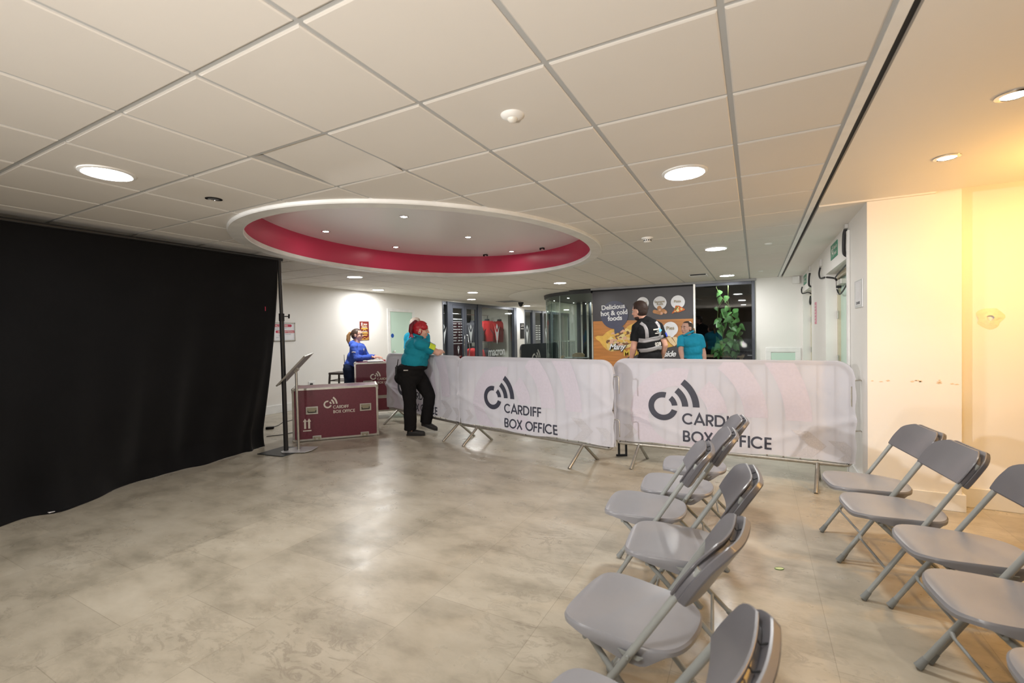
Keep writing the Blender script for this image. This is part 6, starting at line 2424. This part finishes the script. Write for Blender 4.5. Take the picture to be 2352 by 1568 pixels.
band_on(top, [(.012, 1.402), (.105, 1.412)], .017, M['inkwhite'], 'back_print', ve, .006)
band_on(top, [(.06, 1.380), (.105, 1.386)], .009, M['inkwhite'], 'back_print', ve, .006)
band_on(top, [(.035, 1.352), (.110, 1.362)], .013, M['inkwhite'], 'back_print', ve, .006)
ab = MB()
vs = [cast(top, a, b_, .008) for a, b_ in ((.100, 1.365), (.104, 1.425), (.128, 1.412), (.150, 1.395), (.128, 1.378))]
if all(v is not None for v in vs):
    ab.add(vs, [(0, 1, 2, 3, 4)])
    ab.build('arrow_print', mat('sky_blue_print', s(110, 196, 236), .5), ve)
text_on(top, '028', .062, .035, 1.186, M['inkwhite'], 'back_number', ve, .06, .002)
el, wr = V(J['elR']), V(J['wrR'])
MB().tube([el + (wr - el) * .92, el + (wr - el) * .99], .034, 16).build('watch_strap', mat('beige_strap', s(196, 170, 150), .5), t, smooth=60)
MB().ell(el + (wr - el) * .955 + V((-.02, -.03, 0)), (.016, .010, .018)).build('watch_face', M['black'], t, smooth=60)
on_arm(t, J['shR'], J['elR'], .078, .42, .64, rad(-60), rad(60), mat('blue_arm_band', s(60, 80, 200), .5), 'arm_band', up=(1, 0, 0))

# --- person in bright teal polo in front of the dark window
WPOS = V((-.905, 7.95, 0))
J = dict(torso_yaw=PI + .55, lean=.06,
         torso=[((.005, 0, .94), (.115, .145, .13)), ((-.0, 0, 1.06), (.125, .155, .14)), ((-.02, 0, 1.19), (.125, .16, .12))],
         neck=(-.045, .0, 1.30), head=(-.088, -.01, 1.425), head_yaw=PI + .38, head_pitch=.04,
         shR=(-.152, .05, 1.250), shL=(.092, -.06, 1.260), elR=(-.185, .0, 1.06), elL=(.155, -.05, 1.04), wrR=(-.19, -.07, .93), wrL=(.160, -.10, .86),
         hdR=(-.05, -.3, -.9), hdL=(0, -.2, -.9), pnR=(.9, 0, 0), pnL=(-.9, 0, 0), curlR=1.1,
         hpR=(-.085, 0, .84), hpL=(.09, 0, .84), knR=(-.09, -.01, .45), knL=(.09, -.01, .45), anR=(-.09, 0, .09), anL=(.09, 0, .09),
         heR=(-.08, .06, 0), toR=(-.14, -.19, 0), heL=(.10, .06, 0), toL=(.07, -.2, 0), hips=[((0, 0, .87), (.13, .165, .13)), ((0, 0, .80), (.135, .17, .1))])
t, Mh, top = build_person('person', 'person in bright teal polo with slicked ponytail before the dark cafe window', WPOS, J,
                          dict(H=.225, skin=SKINP, top=TEALL, trousers=BLACKC, sleeve=.70, folds=(.12, .03)))
hb = MB()
hair_cap(hb, Mh, .225, .104, .080, .092, .38, -.40)
hb.ell(Mh @ V((-.03, 0, .0)), (.074, .076, .072), R=Mh.to_3x3().normalized())
ho = hb.build('hair', mat('slick_brown_hair', s(82, 66, 56), .32, spec=.6, var=(30, .15), bump=(60, .3, .003)), t, smooth=80)
ho.modifiers.new('thick', 'SOLIDIFY').thickness = .004
pt = MB()
pt.tube([Mh @ V((-.095, 0, .02)), Mh @ V((-.125, .0, -.01)), Mh @ V((-.15, .0, -.07)), Mh @ V((-.165, .0, -.12))], [.016, .024, .022, .004], 12)
pt.build('ponytail', FAIR, ho, smooth=70)
nk = V(J['neck'])
cb = MB()
cb.tube([nk + V((-.020 + .074 * cos(a), -.012 + .072 * sin(a), .040 + .034 * cos(a + .4))) for a in [2 * PI * i / 20 for i in range(20)]], .017, 8, closed=True)
cb.build('collar', TEALL, top, smooth=70)
o = MB().ell((0, 0, 0), (.035, .02, .018)).build('plastic_bag', mat('clear_plastic_bag', s(214, 218, 222), .2), smooth=60)
o.location = WPOS + V((RT.x * -.16 + .02, RT.y * -.16 - .09, .80))
tag(o, 'small clear plastic bag held by the person in bright teal polo', 'bag')
# ================================================================== LIGHT AND VIEW
w = bpy.data.worlds.new('world')
SC.world = w
w.use_nodes = True
w.node_tree.nodes['Background'].inputs[0].default_value = (.9, .95, 1, 1)
w.node_tree.nodes['Background'].inputs[1].default_value = 0.0


def lamp(name, kind, loc, power, col, size=.2, aim=None, **kw):
    d = bpy.data.lights.new(name, kind)
    d.energy = power
    d.color = col
    if kind == 'AREA':
        d.shape = 'DISK'
        d.size = size
    else:
        d.shadow_soft_size = size
    for k, v in kw.items():
        setattr(d, k, v)
    o = bpy.data.objects.new(name, d)
    COL.objects.link(o)
    o.location = loc
    if aim is not None:
        o.rotation_euler = (Vector(aim) - Vector(loc)).to_track_quat('-Z', 'Y').to_euler()
    return o


lamp('amber_stage_lamp', 'POINT', (2.0, 3.62, 2.08), 50, (1.0, .53, .12), .05)
# unseen fill added to brighten the ceiling, then fills added to the rooms beyond
lamp('ceiling_fill', 'SPOT', (-.4, -1.5, .8), 340, (1.0, .93, .85), .15, (-.7, -.2, 2.4), spot_size=rad(140), spot_blend=1.0)
lamp('stage_front_lamp', 'SPOT', (-4.2, -3.4, 2.3), 900, (1.0, .97, .94), .08, (-1.2, 5.2, 1.0), spot_size=rad(46), spot_blend=.9)
lamp('plant_fill', 'AREA', (-.5, 10.40, 2.332), 8, (1, .98, .94), .16)  # added to brighten the plant, hidden above the window header
lamp('shop_fill', 'AREA', (-8.4, 12.7, 2.42), 60, (1, .97, .92), .5)  # added fill that lifts the dark shop interior
lamp('far_shop_fill', 'AREA', (-8.8, 17.5, 2.42), 40, (.95, 1, .98), .5)  # same kind of added fill, for the far shop interior
lamp('far_hall_fill', 'AREA', (-5.2, 19.5, 2.36), 190, (.96, 1, .98), .6)  # added to brighten the hall seen through the curved glass
lamp('cafe_fill', 'AREA', (-4.2, 13.2, 2.28), 40, (.95, 1, .98), .3)  # added fill for the cafe interior behind the curved glass
for (x, y) in ((1.01, 2.82), (1.02, 3.65)):
    lamp('spot_beam', 'SPOT', (x, y, CEIL - .02), 16, (1, .9, .75), .03, (x, y, 0), spot_size=rad(100), spot_blend=.8)

SC.view_settings.view_transform = 'Standard'
SC.view_settings.look = 'None'
SC.view_settings.gamma = 1
SC.view_settings.use_curve_mapping = False
SC.view_settings.exposure = 0.26
SC.cycles.max_bounces = 5
SC.cycles.diffuse_bounces = 3
SC.cycles.adaptive_threshold = 0.04
SC.cycles.transparent_max_bounces = 12
SC.cycles.caustics_reflective = False
SC.cycles.caustics_refractive = False
SC.cycles.sample_clamp_indirect = 8
